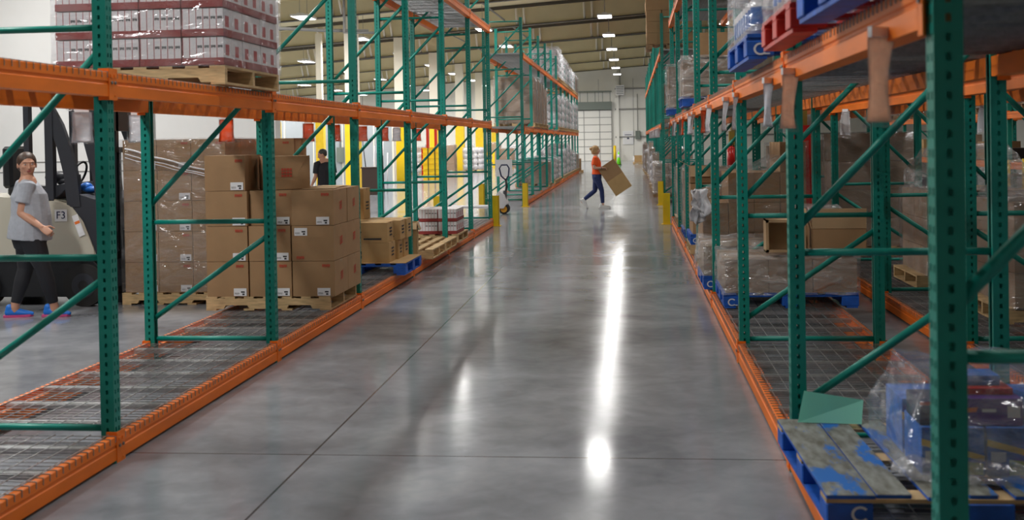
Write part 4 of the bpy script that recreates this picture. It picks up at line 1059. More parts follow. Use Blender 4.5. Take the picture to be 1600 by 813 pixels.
mb = MB(); mb.tube([(.06, 0, .80), (-.04, -.05, .90), (-.08, -.05, 1.08), (-.03, -.05, 1.16), (.09, .05, 1.16), (.14, .05, 1.08), (.12, .05, .90), (.06, 0, .80)], .018, 8); obj('handle_loop', mb.mesh('handle_loop', 'navybox'), o)
mb = MB(); mb.box(-.22, .22, 0, .006, -.22, .22)
tag(obj('plastic_sheet', mb.mesh('plastic_sheet', 'greypaper'), None, (-3.35, 29.90, 1.02)), 'pale blue sheet hanging on the first far left frame behind the tiller', 'sheet')

# ================================================================== far end: cone, wall boxes
o = thing('traffic_cone', 'lime green traffic cone with a white collar at the far end of the aisle', 'cone', (-.87, 78.5, 0))
mb = MB(); mb.cyl((0, 0, .03), (0, 0, .92), .17, 16, r2=.03); obj('cone_body', mb.mesh('cone_body', 'cone'), o)
mb = MB(); mb.cyl((0, 0, .52), (0, 0, .72), .098, 16, r2=.068); obj('white_collar', mb.mesh('white_collar', 'label'), o)
mb = MB(); mb.box(-.21, .21, -.21, .21, 0, .035); obj('cone_base', mb.mesh('cone_base', 'black'), o)
o = thing('steel_bollard', 'yellow bollard beside the overhead door in the back wall', 'bollard', (-1.35, 94.0, 0))
mb = MB(); mb.cyl((0, 0, 0), (0, 0, 1.2), .12, 14); mb.ball((0, 0, 1.2), .12, .12, .08); obj('bollard_post', mb.mesh('bollard_post', 'yellow'), o)
o = thing('notice_board', 'white notice board on the back wall right of the door', 'notice board', (-.25, 94.93, 1.9))
mb = MB(); mb.box(-.42, .42, -.03, 0, -.55, .55); obj('board_frame', mb.mesh('board_frame', 'greypaper'), o)
mb = MB(); mb.box(-.36, .36, -.04, -.03, -.48, .48, 0); mb.box(-.09, .09, -.045, -.04, -.12, .1, 1); mb.box(-.28, .28, -.045, -.04, .2, .26, 1); obj('notice_sheet', mb.mesh('notice_sheet', ['label', 'navybox']), o)
o = thing('electrical_box', 'dark grey electrical box on the back wall right of the notice board', 'electrical box', (.55, 94.86, 2.1))
mb = MB(); mb.box(-.2, .2, -.15, 0, -.35, .35); obj('box_cover', mb.mesh('box_cover', 'elec'), o); mb = MB(); mb.cyl((0, -.05, .35), (0, -.05, 3.4), .03, 8); obj('conduit', mb.mesh('conduit', 'girt'), o)
o = thing('unit_heater', 'white unit heater high on the back wall above the notice board', 'heater', (-.85, 94.2, 5.4))
mb = MB(); mb.box(-.35, .35, -.3, .3, 0, .8); obj('heater_case', mb.mesh('heater_case', 'milk'), o); mb = MB()
for q in range(5): mb.box(-.3, .3, -.33, -.3, .08 + q * .14, .14 + q * .14)
mb.cyl((0, 0, .8), (0, 0, 2.3), .03, 6); obj('louvre', mb.mesh('louvre', 'elec'), o)
o = thing('electrical_box', 'grey green electrical box on the blue grey partition', 'electrical box', (-12.65, 48.95, 1.25))
mb = MB(); mb.box(-.16, .16, -.12, 0, -.3, .35); obj('box_cover', mb.mesh('box_cover', 'elec'), o)
mb = MB(); mb.cyl((0, -.04, .35), (0, -.04, 1.6), .025, 6); obj('conduit', mb.mesh('conduit', 'girt'), o)

# ================================================================== left background
o = thing('wooden_lectern', 'dark brown cabinet standing alone on the open floor left of the racks', 'cabinet', (-8.75, 38.0, 0))
mb = MB(); mb.box(-.3, .3, -.25, .25, 0, .9); obj('cabinet_body', mb.mesh('cabinet_body', 'brown'), o)
mb = MB(); mb.box(-.33, .33, -.28, .28, .9, .94); obj('cabinet_top', mb.mesh('cabinet_top', 'brown'), o)
o = thing('pole_rack', 'rack of thin white poles leaning behind the dark brown cabinet', 'pole rack', (-8.9, 39.6, 0))
for q, (dx, lean) in enumerate(((-.35, -.2), (-.2, .08), (-.05, .02), (.1, .1), (.2, -.04), (.32, .03))):
    mb = MB(); mb.cyl((dx, 0, 0), (dx + lean, 0, 1.9 - .25 * (q % 3)), .022, 6); obj('pole', mb.mesh('pole', 'milk' if q % 2 else 'darkgrey'), o)
mb = MB(); mb.box(-.45, .45, -.12, .12, .3, .34); obj('pole_rail', mb.mesh('pole_rail', 'darkgrey'), o)
o = thing('strapped_crates', 'stack of yellow crates strapped in black beside the red post', 'crates', (-9.3, 53.0, 0))
for q in range(6):
    mb = MB(); mb.box(-.40, .40, -.3, .3, q * .25, q * .25 + .235); mb.box(-.43, .43, -.33, .33, q * .25 + .19, q * .25 + .235); obj('crate', mb.mesh('crate', 'yellow'), o)
for x in (-.15, .17):
    mb = MB(); mb.box(x - .02, x + .02, -.35, -.34, 0, 1.5); obj('strap', mb.mesh('strap', 'black'), o)
o = thing('reach_truck', 'red lift truck mast seen behind the yellow crates', 'lift truck', (-9.72, 55.0, 0))
for x in (-.15, .25):
    mb = MB(); mb.box(x - .06, x + .06, -.1, .1, 0, 3.0); obj('mast_rail', mb.mesh('mast_rail', 'extred'), o)
mb = MB(); mb.box(-.5, .5, .1, 1.4, .1, 1.5); obj('truck_body', mb.mesh('truck_body', 'extred'), o)
for x in (-.4, .4):
    mb = MB(); mb.cyl((x - .08, .5, .15), (x + .08, .5, .15), .15, 12); obj('wheel', mb.mesh('wheel', 'rubber'), o)
LB = [(-12.2, 58, 1.3, 'milk', 'white', 'sack'), (-12.0, 62, 1.2, 'milk', 'white', 'sack'), (-12.4, 68, 1.5, 'kraft3', 'brown', 'carton'), (-10.8, 66, 1.6, 'kraft', 'brown', 'carton'), (-9.2, 66.5, 1.4, 'milk', 'white', 'sack'), (-8.0, 72.5, 1.3, 'kraft', 'brown', 'carton'),
      (-12.9, 76.5, 1.4, 'milk', 'white', 'sack'), (-13.5, 78, 1.6, 'kraft', 'brown', 'carton'), (-15.5, 80, 1.4, 'kraft', 'brown', 'carton'), (-8.0, 80, 1.5, 'milk', 'white', 'sack'), (-10.2, 84, 1.7, 'kraft', 'brown', 'carton'), (-12.5, 86, 1.6, 'milk', 'white', 'sack'), (-11.9, 54.2, .9, 'darkgrey', 'slate', 'carton')]
cnt = {}
for x, y, h, mm, nm, st in LB:
    cnt[nm] = cnt.get(nm, 0) + 1
    wrapped_load('%s wrapped load on the open floor beyond the left rack, %s of its colour' % (nm, ORD[cnt[nm] - 1]), x, y, 0, h, style=st, m=mm, layers=4, film_='film_hazy' if st == 'sack' else 'film')
o = thing('safety_rail', 'yellow safety rail on the floor far beyond the left rack', 'safety rail', (-10.8, 74.5, 0))
for x in (-1.8, 0, 1.8):
    mb = MB(); mb.box(x - .07, x + .07, -.07, .07, 0, 1.1); obj('rail_post', mb.mesh('rail_post', 'yellow'), o)
for z in (.5, .95):
    mb = MB(); mb.box(-1.8, 1.8, -.04, .04, z - .09, z + .09); obj('rail_bar', mb.mesh('rail_bar', 'yellow'), o)
mb = MB()
mb.T = Matrix.Identity(4)
for k in range(3):
    yy = (58.5, 66.0, 74.0)[k]
    for j in range(2):
        pass

# ================================================================== counterbalance lift truck (faces +x)
o = thing('forklift', 'beige and black sit-down forklift numbered F3 behind the grey shirted person', 'forklift', (-6.33, 12.35, 0))
Y0, Y1_ = -.55, .55
mb = MB(); mb.prism([(-1.35, .10), (.62, .10), (.66, .34), (.50, .50), (-.20, .52), (-.3, .6), (-1.35, .62)], 1, Y0 + .03, Y1_ - .03); obj('chassis', mb.mesh('chassis', 'black', .01), o)
mb = MB(); mb.prism([(-1.42, .5), (-.3, .5), (.56, .5), (.53, .62), (.41, .92), (.27, 1.10), (.05, 1.18), (-.55, 1.20), (-1.30, 1.20), (-1.46, 1.05)], 1, Y0, Y1_); obj('body_panel', mb.mesh('body_panel', 'beige', .018), o)
mb = MB(); mb.prism([(.45, .5), (.60, .5), (.64, .9), (.60, 1.15), (.38, 1.22), (.24, 1.13), (.40, .93), (.52, .64)], 1, Y0 + .02, Y1_ - .02); obj('front_cowl', mb.mesh('front_cowl', 'darkgrey', .01), o)
mb = MB(); mb.prism([(-.35, 1.19), (.02, 1.12), (.22, 1.28), (.20, 1.34), (.02, 1.30)], 1, Y0 + .05, Y1_ - .05); obj('dash_ledge', mb.mesh('dash_ledge', 'darkgrey', .008), o)
for y in (Y0 + .04, Y1_ - .04):
    mb = MB()
    for q0, q1 in ((0, 1), (1, 2), (2, 3), (3, 4), (4, 5)):
        P = [(.31, 1.08), (.28, 1.42), (.21, 1.72), (.12, 1.98), (.0, 2.2), (-.1, 2.32)]
        a, b = P[q0], P[q1]; mb.prism([(a[0] - .075, a[1]), (a[0] + .075, a[1]), (b[0] + .075, b[1]), (b[0] - .075, b[1])], 1, y - .03, y + .03)
    obj('curved_guard_pillar', mb.mesh('curved_guard_pillar', 'darkgrey'), o)
    mb = MB(); P = [(.64, 1.10), (.59, 1.45), (.50, 1.80), (.39, 2.1), (.28, 2.32)]
    for a, b in zip(P, P[1:]): mb.prism([(a[0] - .07, a[1]), (a[0] + .07, a[1]), (b[0] + .07, b[1]), (b[0] - .07, b[1])], 1, y - .03, y + .03)
    obj('curved_guard_pillar', mb.mesh('curved_guard_pillar', 'darkgrey'), o)
    mb = MB(); mb.box(.0, .09, y - .04, y + .04, 1.15, 2.32); obj('rear_guard_pillar', mb.mesh('rear_guard_pillar', 'darkgrey'), o)
    mb = MB(); mb.box(-.24, -.18, y - .04, y + .04, 1.18, 2.32); obj('rear_guard_pillar', mb.mesh('rear_guard_pillar', 'darkgrey'), o)
mb = MB()
for q in range(9): mb.box(-.78 + q * .13, -.73 + q * .13, Y0, Y1_, 2.32, 2.37)
mb.box(-.8, .36, Y0, Y0 + .08, 2.30, 2.38); mb.box(-.8, .36, Y1_ - .08, Y1_, 2.30, 2.38); obj('guard_roof', mb.mesh('guard_roof', 'darkgrey'), o)
mb = MB(); mb.box(-.62, -.12, -.25, .25, 1.19, 1.30); mb.box(-.68, -.56, -.24, .24, 1.28, 1.75); obj('seat', mb.mesh('seat', 'black', .03), o)
mb = MB(); ring = [(.10 + .06 * math.cos(t), .16 * math.sin(t), 1.42 + .14 * math.cos(t)) for t in [2 * PI * i / 20 for i in range(21)]]; mb.tube(ring, .014, 6); mb.cyl((.12, 0, 1.2), (.10, 0, 1.42), .025, 8); obj('steering_wheel', mb.mesh('steering_wheel', 'black'), o)
for x, r in ((.42, .23), (-.75, .2)):
    for y in (Y0 + .06, Y1_ - .06):
        mb = MB(); mb.cyl((x, y - .09, r), (x, y + .09, r), r, 28, 0); mb.cyl((x, y - .095, r), (x, y + .095, r), r * .58, 20, 1); mb.cyl((x, y - .10, r), (x, y + .10, r), r * .25, 12, 0)
        obj('wheel', mb.mesh('wheel', ['rubber', 'darkgrey']), o)
for y in (-.30, .30):
    mb = MB(); mb.box(.60, .67, y - .05, y + .05, .06, 2.9); mb.box(.67, .71, y - .03, y + .03, .06, 2.8); obj('mast_rail', mb.mesh('mast_rail', 'black'), o)
    mb = MB(); mb.cyl((.63, y * .6, .2), (.63, y * .6, 2.4), .03, 10); obj('lift_cylinder', mb.mesh('lift_cylinder', 'steel'), o)
    mb = MB(); mb.prism([(.71, .02), (.745, .02), (.748, .035), (.745, .06), (.745, .6), (.71, .6)], 1, y - .05, y + .05); obj('fork', mb.mesh('fork', 'black'), o)
mb = MB(); mb.box(.71, .74, -.5, .5, .12, .2); mb.box(.71, .74, -.5, .5, .5, .58)
for q in range(6): mb.box(.71, .735, -.48 + q * .18, -.45 + q * .18, .55, 1.7)
mb.box(.71, .74, -.5, .5, 1.66, 1.72); obj('carriage', mb.mesh('carriage', 'black'), o)
mb = MB(); mb.box(.58, .71, -.38, .38, 1.9, 2.15); mb.box(.58, .7, -.42, .42, .7, .8); obj('mast_crossmember', mb.mesh('mast_crossmember', 'black'), o)
mb = MB(); mb.tube([(.50, -.6, 2.2), (.46, -.62, 2.0), (.52, -.6, 1.85), (.60, -.5, 1.9), (.64, -.4, 2.2)], .022, 8); mb.tube([(.44, -.6, 2.02), (.54, -.62, 1.95), (.58, -.6, 1.84)], .035, 8); obj('hydraulic_hose', mb.mesh('hydraulic_hose', 'black'), o)
TF3 = text_mesh('F3', .115, 'navybox')
mb = MB(); mb.box(-.07, .07, -.002, 0, -.065, .065); dcl = obj('number_decal', mb.mesh('number_decal', 'label'), o, (.17, Y0 - .004, .99)); tag(dcl, 'white decal reading F3', None)
obj('decal_letters', TF3, dcl, (0, -.004, 0), (PI / 2, 0, 0))
TCR = text_mesh('CROWN', .13, 'label')
obj('maker_letters', TCR, o, (.50, Y0 - .012, 2.16), (PI / 2, 0, 0))
mb = MB(); mb.box(.30, .74, Y0 - .006, Y0 + .02, 2.06, 2.36); tag(obj('side_plate', mb.mesh('side_plate', 'darkgrey'), o), 'dark side plate with white lettering', None)
mb = MB(); mb.T = Matrix.Translation((.37, Y0 - .014, .88)) @ Matrix.Rotation(-.35, 4, 'Y'); mb.box(-.035, .035, 0, .003, -.12, .12, 0); mb.box(-.03, .03, -.002, 0, .02, .05, 1); mb.box(-.025, .025, -.002, 0, -.08, .0, 2); obj('warning_label', mb.mesh('warning_label', ['label', 'orangeprint', 'greypaper']), o)
mb = MB(); mb.ball((.40, -.3, 1.26), .10, .07, .04, mi=0); mb.ball((.34, -.3, 1.29), .07, .06, .05, mi=0); c_ = tag(obj('work_hat', mb.mesh('work_hat', 'bluebox'), None, (-6.33, 12.35, 0)), 'blue cap lying on the dash of the forklift', 'hat')
mb = MB(); mb.ball((.02, -.32, 1.40), .14, .10, .07); mb.ball((.10, -.3, 1.36), .10, .10, .06); tag(obj('folded_jacket', mb.mesh('folded_jacket', 'darkgrey'), None, (-6.33, 12.35, 0)), 'dark grey jacket bundled on the forklift ledge', 'jacket')

def limb(mb, pts, rad, ref=Vector((1, 0, 0)), seg=16, r0=True, r1=True):
    """closed tapered limb; rad entries r or (a along ref, b across); round or flat ends"""
    pts = [Vector(p) for p in pts]; rad = [(r, r) if not isinstance(r, tuple) else r for r in rad]
    rings = []
    def ring(p, d, a, b):
        u = (ref - d * ref.dot(d))
        u = u.normalized() if u.length > 1e-3 else d.orthogonal().normalized()
        w = d.cross(u)
        return [mb.bm.verts.new(mb.T @ (p + u * (a * math.cos(2 * PI * k / seg)) + w * (b * math.sin(2 * PI * k / seg)))) for k in range(seg)]
    n = len(pts)
    dirs = [(pts[min(i + 1, n - 1)] - pts[max(i - 1, 0)]).normalized() for i in range(n)]
    if r0:
        for t in (80, 55, 28):
            s, c = math.sin(math.radians(t)), math.cos(math.radians(t)); rings.append(ring(pts[0] - dirs[0] * max(rad[0]) * s * .8, dirs[0], rad[0][0] * c, rad[0][1] * c))
    for p, d, r in zip(pts, dirs, rad): rings.append(ring(p, d, r[0], r[1]))
    if r1:
        for t in (28, 55, 80):
            s, c = math.sin(math.radians(t)), math.cos(math.radians(t)); rings.append(ring(pts[-1] + dirs[-1] * max(rad[-1]) * s * .8, dirs[-1], rad[-1][0] * c, rad[-1][1] * c))
    for A, B in zip(rings, rings[1:]):
        for i in range(seg): mb.bm.faces.new((A[i], A[(i + 1) % seg], B[(i + 1) % seg], B[i]))
    mb.bm.faces.new(rings[0][::-1]); mb.bm.faces.new(rings[-1])
def fused(mb, name, m, voxel=.008, smooth=3):
    """join overlapping closed shapes into one continuous surface"""
    bmesh.ops.recalc_face_normals(mb.bm, faces=mb.bm.faces)
    me = bpy.data.meshes.new(name); mb.bm.to_mesh(me); mb.bm.free()
    o = bpy.data.objects.new('tmp', me); COL.objects.link(o)
    r = o.modifiers.new('r', 'REMESH'); r.mode = 'VOXEL'; r.voxel_size = voxel; r.use_smooth_shade = True
    s = o.modifiers.new('s', 'SMOOTH'); s.iterations = smooth; s.factor = .5
    bpy.context.view_layer.update()
    out = bpy.data.meshes.new_from_object(o.evaluated_get(bpy.context.evaluated_depsgraph_get()))
    bpy.data.objects.remove(o); out.materials.clear(); out.materials.append(M[m]); out.name = name
    for p in out.polygons: p.use_smooth = True
    return out
def hand(mb, wrist, d, nrm, curl=.5, thumb=1, s=1.0):
    """palm and five fingers; d direction of the fingers, nrm palm normal (fingers curl towards it)"""
    w = Vector(wrist); d = Vector(d).normalized(); nrm = Vector(nrm); nrm = (nrm - d * nrm.dot(d)).normalized(); side = d.cross(nrm) * thumb
    limb(mb, [w - d * .02 * s, w + d * .02 * s, w + d * .06 * s, w + d * .085 * s], [(.020 * s, .024 * s), (.017 * s, .034 * s), (.014 * s, .040 * s), (.011 * s, .038 * s)], ref=nrm)
    for off, L_, r in ((.030, .070, .0085), (.010, .078, .009), (-.010, .073, .0085), (-.029, .058, .0078)):
        p = w + d * .082 * s + side * off * s; a = 0; pts = [p - d * .02 * s, p]
        for f in (.42, .33, .25):
            a += curl * .9; dd = d * math.cos(a) + nrm * math.sin(a); p = p + dd * L_ * f * s; pts.append(p)
        limb(mb, pts, [r * s] * 3 + [r * .92 * s, r * .8 * s], ref=nrm, seg=8)
    p = w + d * .025 * s + side * .028 * s
    limb(mb, [p, p + (d * .5 + side * .7).normalized() * .035 * s, p + (d * .5 + side * .7).normalized() * .035 * s + (d * .9 + side * .25 + nrm * curl * .6).normalized() * .045 * s], [.012 * s, .011 * s, .009 * s], ref=nrm, seg=8)
def head_matrix(c, yaw, pitch=0, roll=0):
    return Matrix.Translation(c) @ Matrix.Rotation(yaw, 4, 'Z') @ Matrix.Rotation(pitch, 4, 'Y') @ Matrix.Rotation(roll, 4, 'X')
def head_shape(mb, T, s=1.0):
    old = mb.T; mb.T = T @ Matrix.Diagonal((s, s, s, 1))
    mb.ball((-.008, 0, .022), .096, .076, .092, 24, 16)          # cranium
    mb.ball((.030, 0, -.025), .058, .062, .072, 20, 14)          # face
    mb.ball((.040, 0, -.078), .040, .042, .030, 16, 10)          # chin and jaw
    mb.ball((.012, .0, -.055), .055, .060, .045, 16, 10)
    mb.cyl((.086, 0, .012), (.104, 0, -.028), .008, 10, r2=.014); mb.ball((.104, 0, -.030), .013, .014, .010, 10, 8)   # nose
    mb.ball((.080, 0, .030), .016, .050, .010, 12, 8)            # brow ridge
    mb.ball((.078, 0, -.055), .017, .024, .010, 12, 8)           # lips mass
    for y in (-1, 1):
        mb.ball((-.004, y * .078, -.008), .016, .009, .028, 10, 8)   # ear
        mb.ball((.060, y * .038, -.018), .026, .022, .022, 10, 8)    # cheek
    mb.T = old
def face_parts(parent, T, s=1.0, brow='hair_b'):
    T = T @ Matrix.Diagonal((s, s, s, 1))
    mb = MB(); mb.T = T
    for y in (-.030, .030): mb.ball((.083, y, .010), .006, .010, .0038, 10, 6, mi=0); mb.ball((.0865, y, .010), .003, .0045, .0036, 8, 6, mi=1)
    obj('eye', mb.mesh('eye', ['label', 'eye']), parent)
    mb = MB(); mb.T = T
    for y in (-.031, .031): mb.ball((.0875, y, .030), .005, .017, .0026, 10, 6)
    obj('eyebrow', mb.mesh('eyebrow', brow), parent)
    mb = MB(); mb.T = T; mb.ball((.093, 0, -.053), .006, .021, .0045, 12, 6); mb.ball((.092, 0, -.060), .006, .017, .0045, 12, 6)
    obj('mouth', mb.mesh('mouth', 'lip'), parent)
def shoe(parent, T, upper, sole, L_=.26, label=None):
    mb = MB(); mb.T = T
    limb(mb, [(-.06, 0, .05), (-.02, 0, .055), (.06, 0, .045), (.13, 0, .035), (.175, 0, .030)], [(.045, .036), (.05, .040), (.040, .042), (.030, .044), (.022, .034)], ref=Vector((0, 0, 1)))
    limb(mb, [(-.045, 0, .05), (-.04, 0, .10)], [(.05, .036), (.045, .035)], ref=Vector((1, 0, 0)))
    me = fused(mb, 'shoe', upper, .006, 2); o = tag(obj('shoe', me, parent), label, None)
    mb = MB(); mb.T = T
    pl = [(-.105, -.030), (-.112, 0), (-.105, .030), (-.05, .038), (.04, .036), (.12, .047), (.17, .040), (.198, 0), (.17, -.040), (.12, -.047), (.04, -.036), (-.05, -.038)]
    mb.prism(pl, 2, 0, .026); obj('shoe_sole', mb.mesh('shoe_sole', sole, .003), o)
    mb = MB(); mb.T = T
    for q in range(4): mb.cyl((.03 + q * .022, -.022, .086 - q * .010), (.03 + q * .022, .022, .086 - q * .010), .0035, 6)
    obj('lace', mb.mesh('lace', 'label'), o)

def V(*a): return Vector(a)
# ---------------- person 1: grey shirt, black leggings, beside the forklift
px0 = V(-6.10, 11.05, 0)
f = V(math.cos(.62), math.sin(.62), 0); sd = V(-f.y, f.x, 0)     # torso faces right and away; sd is her left
P = thing('person', 'person in grey T-shirt and black leggings walking past the forklift, looking back', 'person', px0); P.scale = (1.09, 1.09, 1)
pel, wai, che, nkb = V(-.02, .02, .88), V(.0, .02, 1.04), V(-.02, .03, 1.24), V(-.04, .03, 1.40)
shR, shL = V(-.055, .03, 1.345) - sd * .17, V(-.055, .03, 1.345) + sd * .17
elR, haR = V(-.005, -.14, 1.07), V(.235, -.17, .905)
elL, haL = V(-.27, .22, 1.10), V(-.16, .33, .90)
hd = V(-.02, 0.0, 1.555)
hipR, hipL = pel - sd * .10 - V(0, 0, .05), pel + sd * .10 - V(0, 0, .05)
knR, anR = V(.14, -.04, .50), V(.20, .03, .115)
knL, anL = V(-.09, .06, .49), V(-.17, .0, .115)
b = MB()
limb(b, [pel - V(0, 0, .06), wai, che, V(-.03, .03, 1.345)], [(.15, .185), (.145, .17), (.135, .18), (.085, .165)], ref=f)
limb(b, [V(-.04, .03, 1.36), hd - V(0, 0, .05)], [.060, .054], ref=f)
for a, m_, c, w in ((shR, elR, haR, 1), (shL, elL, haL, -1)):
    limb(b, [a, a.lerp(m_, .4), m_], [.056, .052, .042], ref=f); wr = m_.lerp(c, .86)
    limb(b, [m_, m_.lerp(c, .3), wr], [.042, .043, .026], ref=f)
    hand(b, wr, c - m_, f * -.2 + sd * w, .75, thumb=w, s=.98)
for a, m_, c in ((hipR, knR, anR), (hipL, knL, anL)):
    limb(b, [a, a.lerp(m_, .5), m_, m_.lerp(c, .35), c], [.105, .085, .060, .062, .038], ref=f)
    limb(b, [c, c + V(0, 0, -.06)], [.040, .036], ref=f)
TH = head_matrix(hd, math.radians(-50), .05) @ Matrix.Diagonal((1.0, 1.04, 1.05, 1))
head_shape(b, TH, 1.0)
obj('body', fused(b, 'body', 'skin', .0065), P)
face_parts(P, TH)
h = MB(); h.T = TH
h.ball((-.018, 0, .034), .100, .084, .094, 24, 16); h.ball((-.105, .02, .065), .045, .045, .045, 14, 10); h.ball((-.055, 0, -.02), .06, .072, .06, 16, 10)
hm = fused(h, 'hair', 'hair_b', .006)
obj('hair', hm, P)
t = MB()
limb(t, [V(-.02, .02, .80), V(-.01, .02, .92), wai, che, V(-.03, .03, 1.33), V(-.04, .03, 1.395)], [(.200, .222), (.195, .215), (.178, .198), (.160, .202), (.112, .175), (.068, .072)], ref=f, r0=False, r1=False)
for a, m_ in ((shR, elR), (shL, elL)):
    limb(t, [a + (a - V(-.055, .03, 1.345)) * -.25, a + V(0, 0, .008), a.lerp(m_, .35), a.lerp(m_, .62)], [.075, .072, .072, .078], ref=f, r1=False)
obj('t_shirt', fused(t, 't_shirt', 'tee', .007, 3), P)
t = MB()
limb(t, [pel - V(0, 0, .10), pel, V(0, .02, .98)], [(.155, .185), (.168, .205), (.15, .18)], ref=f, r1=False)
for a, m_, c in ((hipR, knR, anR), (hipL, knL, anL)):
    limb(t, [a, a.lerp(m_, .5), m_, m_.lerp(c, .35), m_.lerp(c, .92)], [.120, .100, .072, .070, .046], ref=f, r1=False)
obj('leggings', fused(t, 'leggings', 'legging', .007, 3), P)
shoe(P, Matrix.Translation((.18, .03, 0)) @ Matrix.Rotation(.15, 4, 'Z') @ Matrix.Diagonal((.86, .95, 1, 1)), 'shoe_b', 'shoe_p', label='blue running shoe with pink sole')
shoe(P, Matrix.Translation((-.18, .0, 0)) @ Matrix.Rotation(.35, 4, 'Z') @ Matrix.Diagonal((.86, .95, 1, 1)), 'shoe_b', 'shoe_p', label='blue running shoe with pink sole')

# ---------------- person 2: orange shirt, carrying a carton across the aisle
P = thing('person', 'person in orange T-shirt and navy jeans striding right with a large carton', 'person', (-.90, 28.6, 0))
f = V(1, 0, 0); sd = V(0, 1, 0)
pel, wai, che = V(.03, 0, .84), V(.03, 0, .98), V(.02, 0, 1.14)
b = MB(); hd = V(.02, 0, 1.455)
shR, shL = V(.0, -.165, 1.265), V(.02, .165, 1.265)
elR, haR = V(-.03, -.22, 1.02), V(.20, -.20, 1.02)
elL, haL = V(.06, .24, 1.03), V(.24, .17, .86)
hipR, hipL = pel + V(0, -.085, -.04), pel + V(0, .085, -.04)
knR, anR = V(.15, -.08, .45), V(.17, -.07, .11)      # front leg
knL, anL = V(-.03, .09, .44), V(-.32, .09, .21)      # trailing leg, heel up
limb(b, [pel - V(0, 0, .05), wai, che, V(.01, 0, 1.26)], [(.10, .155), (.09, .13), (.10, .15), (.07, .145)], ref=f)
limb(b, [V(.005, 0, 1.27), hd - V(.01, 0, .05)], [.050, .045], ref=f)
for a, m_, c, w in ((shR, elR, haR, 1), (shL, elL, haL, -1)):
    wr = m_.lerp(c, .84)
    limb(b, [a, a.lerp(m_, .4), m_], [.045, .042, .034], ref=f); limb(b, [m_, m_.lerp(c, .3), wr], [.034, .034, .022], ref=f)
    hand(b, wr, c - m_, V(.2, .0, -1) if w > 0 else V(.1, -1, .2), .55, thumb=w, s=.95)
for a, m_, c in ((hipR, knR, anR), (hipL, knL, anL)):
    limb(b, [a, a.lerp(m_, .5), m_, m_.lerp(c, .35), c], [.085, .07, .05, .05, .032], ref=f)
limb(b, [anR, anR - V(0, 0, .05)], [.034, .032], ref=f); limb(b, [anL, anL - V(.03, 0, .05)], [.034, .032], ref=f)
TH = head_matrix(hd, .0, .08); head_shape(b, TH, .96)
obj('body', fused(b, 'body', 'skin2', .007), P); face_parts(P, TH, .96, 'hair_y')
h = MB(); h.T = TH
h.ball((-.020, 0, .032), .100, .085, .094, 24, 16); h.ball((-.06, 0, -.03), .062, .078, .085, 16, 10); h.ball((-.12, 0, .03), .05, .045, .045, 14, 10); h.ball((.0, .066, -.03), .04, .02, .07, 12, 8); h.ball((.0, -.066, -.03), .04, .02, .07, 12, 8)
obj('hair', fused(h, 'hair', 'hair_y', .007), P)
t = MB()
limb(t, [V(.03, 0, .86), wai, che, V(.01, 0, 1.25), V(.0, 0, 1.30)], [(.125, .175), (.112, .155), (.122, .168), (.088, .155), (.058, .065)], ref=f, r0=False, r1=False)
for a, m_ in ((shR, elR), (shL, elL)): limb(t, [a * .9 + V(0, 0, .126), a, a.lerp(m_, .35), a.lerp(m_, .72)], [.058, .058, .060, .064], ref=f, r1=False)
obj('t_shirt', fused(t, 't_shirt', 'tee_o', .008, 2), P)
t = MB(); limb(t, [pel - V(0, 0, .08), pel, V(.03, 0, .93)], [(.115, .16), (.12, .17), (.10, .14)], ref=f, r1=False)
for a, m_, c in ((hipR, knR, anR), (hipL, knL, anL)): limb(t, [a, a.lerp(m_, .5), m_, m_.lerp(c, .35), m_.lerp(c, .90)], [.098, .080, .060, .058, .045], ref=f, r1=False)
obj('jeans', fused(t, 'jeans', 'jean', .008, 2), P)
shoe(P, Matrix.Translation((.17, -.07, 0)), 'shoe_w', 'shoe_w', label='white sneaker')
shoe(P, Matrix.Translation((-.345, .09, .145)) @ Matrix.Rotation(.95, 4, 'Y'), 'shoe_w', 'shoe_w', label='white sneaker with the heel lifted')
mb = MB(); mb.tube([V(.155, -.205, 1.02) + V(0, math.cos(a) * .027, math.sin(a) * .027) for a in [2 * PI * q / 12 for q in range(13)]], .007, 6); obj('wrist_band', mb.mesh('wrist_band', 'black'), P)
# the carton, tipped
bw, bl, bt = .47, .81, .30
o = thing('cardboard_box', 'large tilted brown carton carried by the person in the orange T-shirt', 'box', (-.42, 28.60, .775))
o.rotation_euler = (0, math.radians(-33), 0)
mb = MB(); mb.box(-bw / 2, bw / 2, -bt / 2, bt / 2, -bl / 2, bl / 2); obj('box_body', mb.mesh('box_body', 'kraft2', .004), o)
mb = MB(); mb.box(-bw / 2, bw / 2, -bt / 2 - .004, -bt / 2 - .001, .012, bl / 2); obj('flap', mb.mesh('flap', 'kraft'), o)
mb = MB(); mb.box(-bw / 2, bw / 2, -bt / 2 - .004, -bt / 2 - .001, -bl / 2, .006); obj('flap', mb.mesh('flap', 'kraft2'), o)

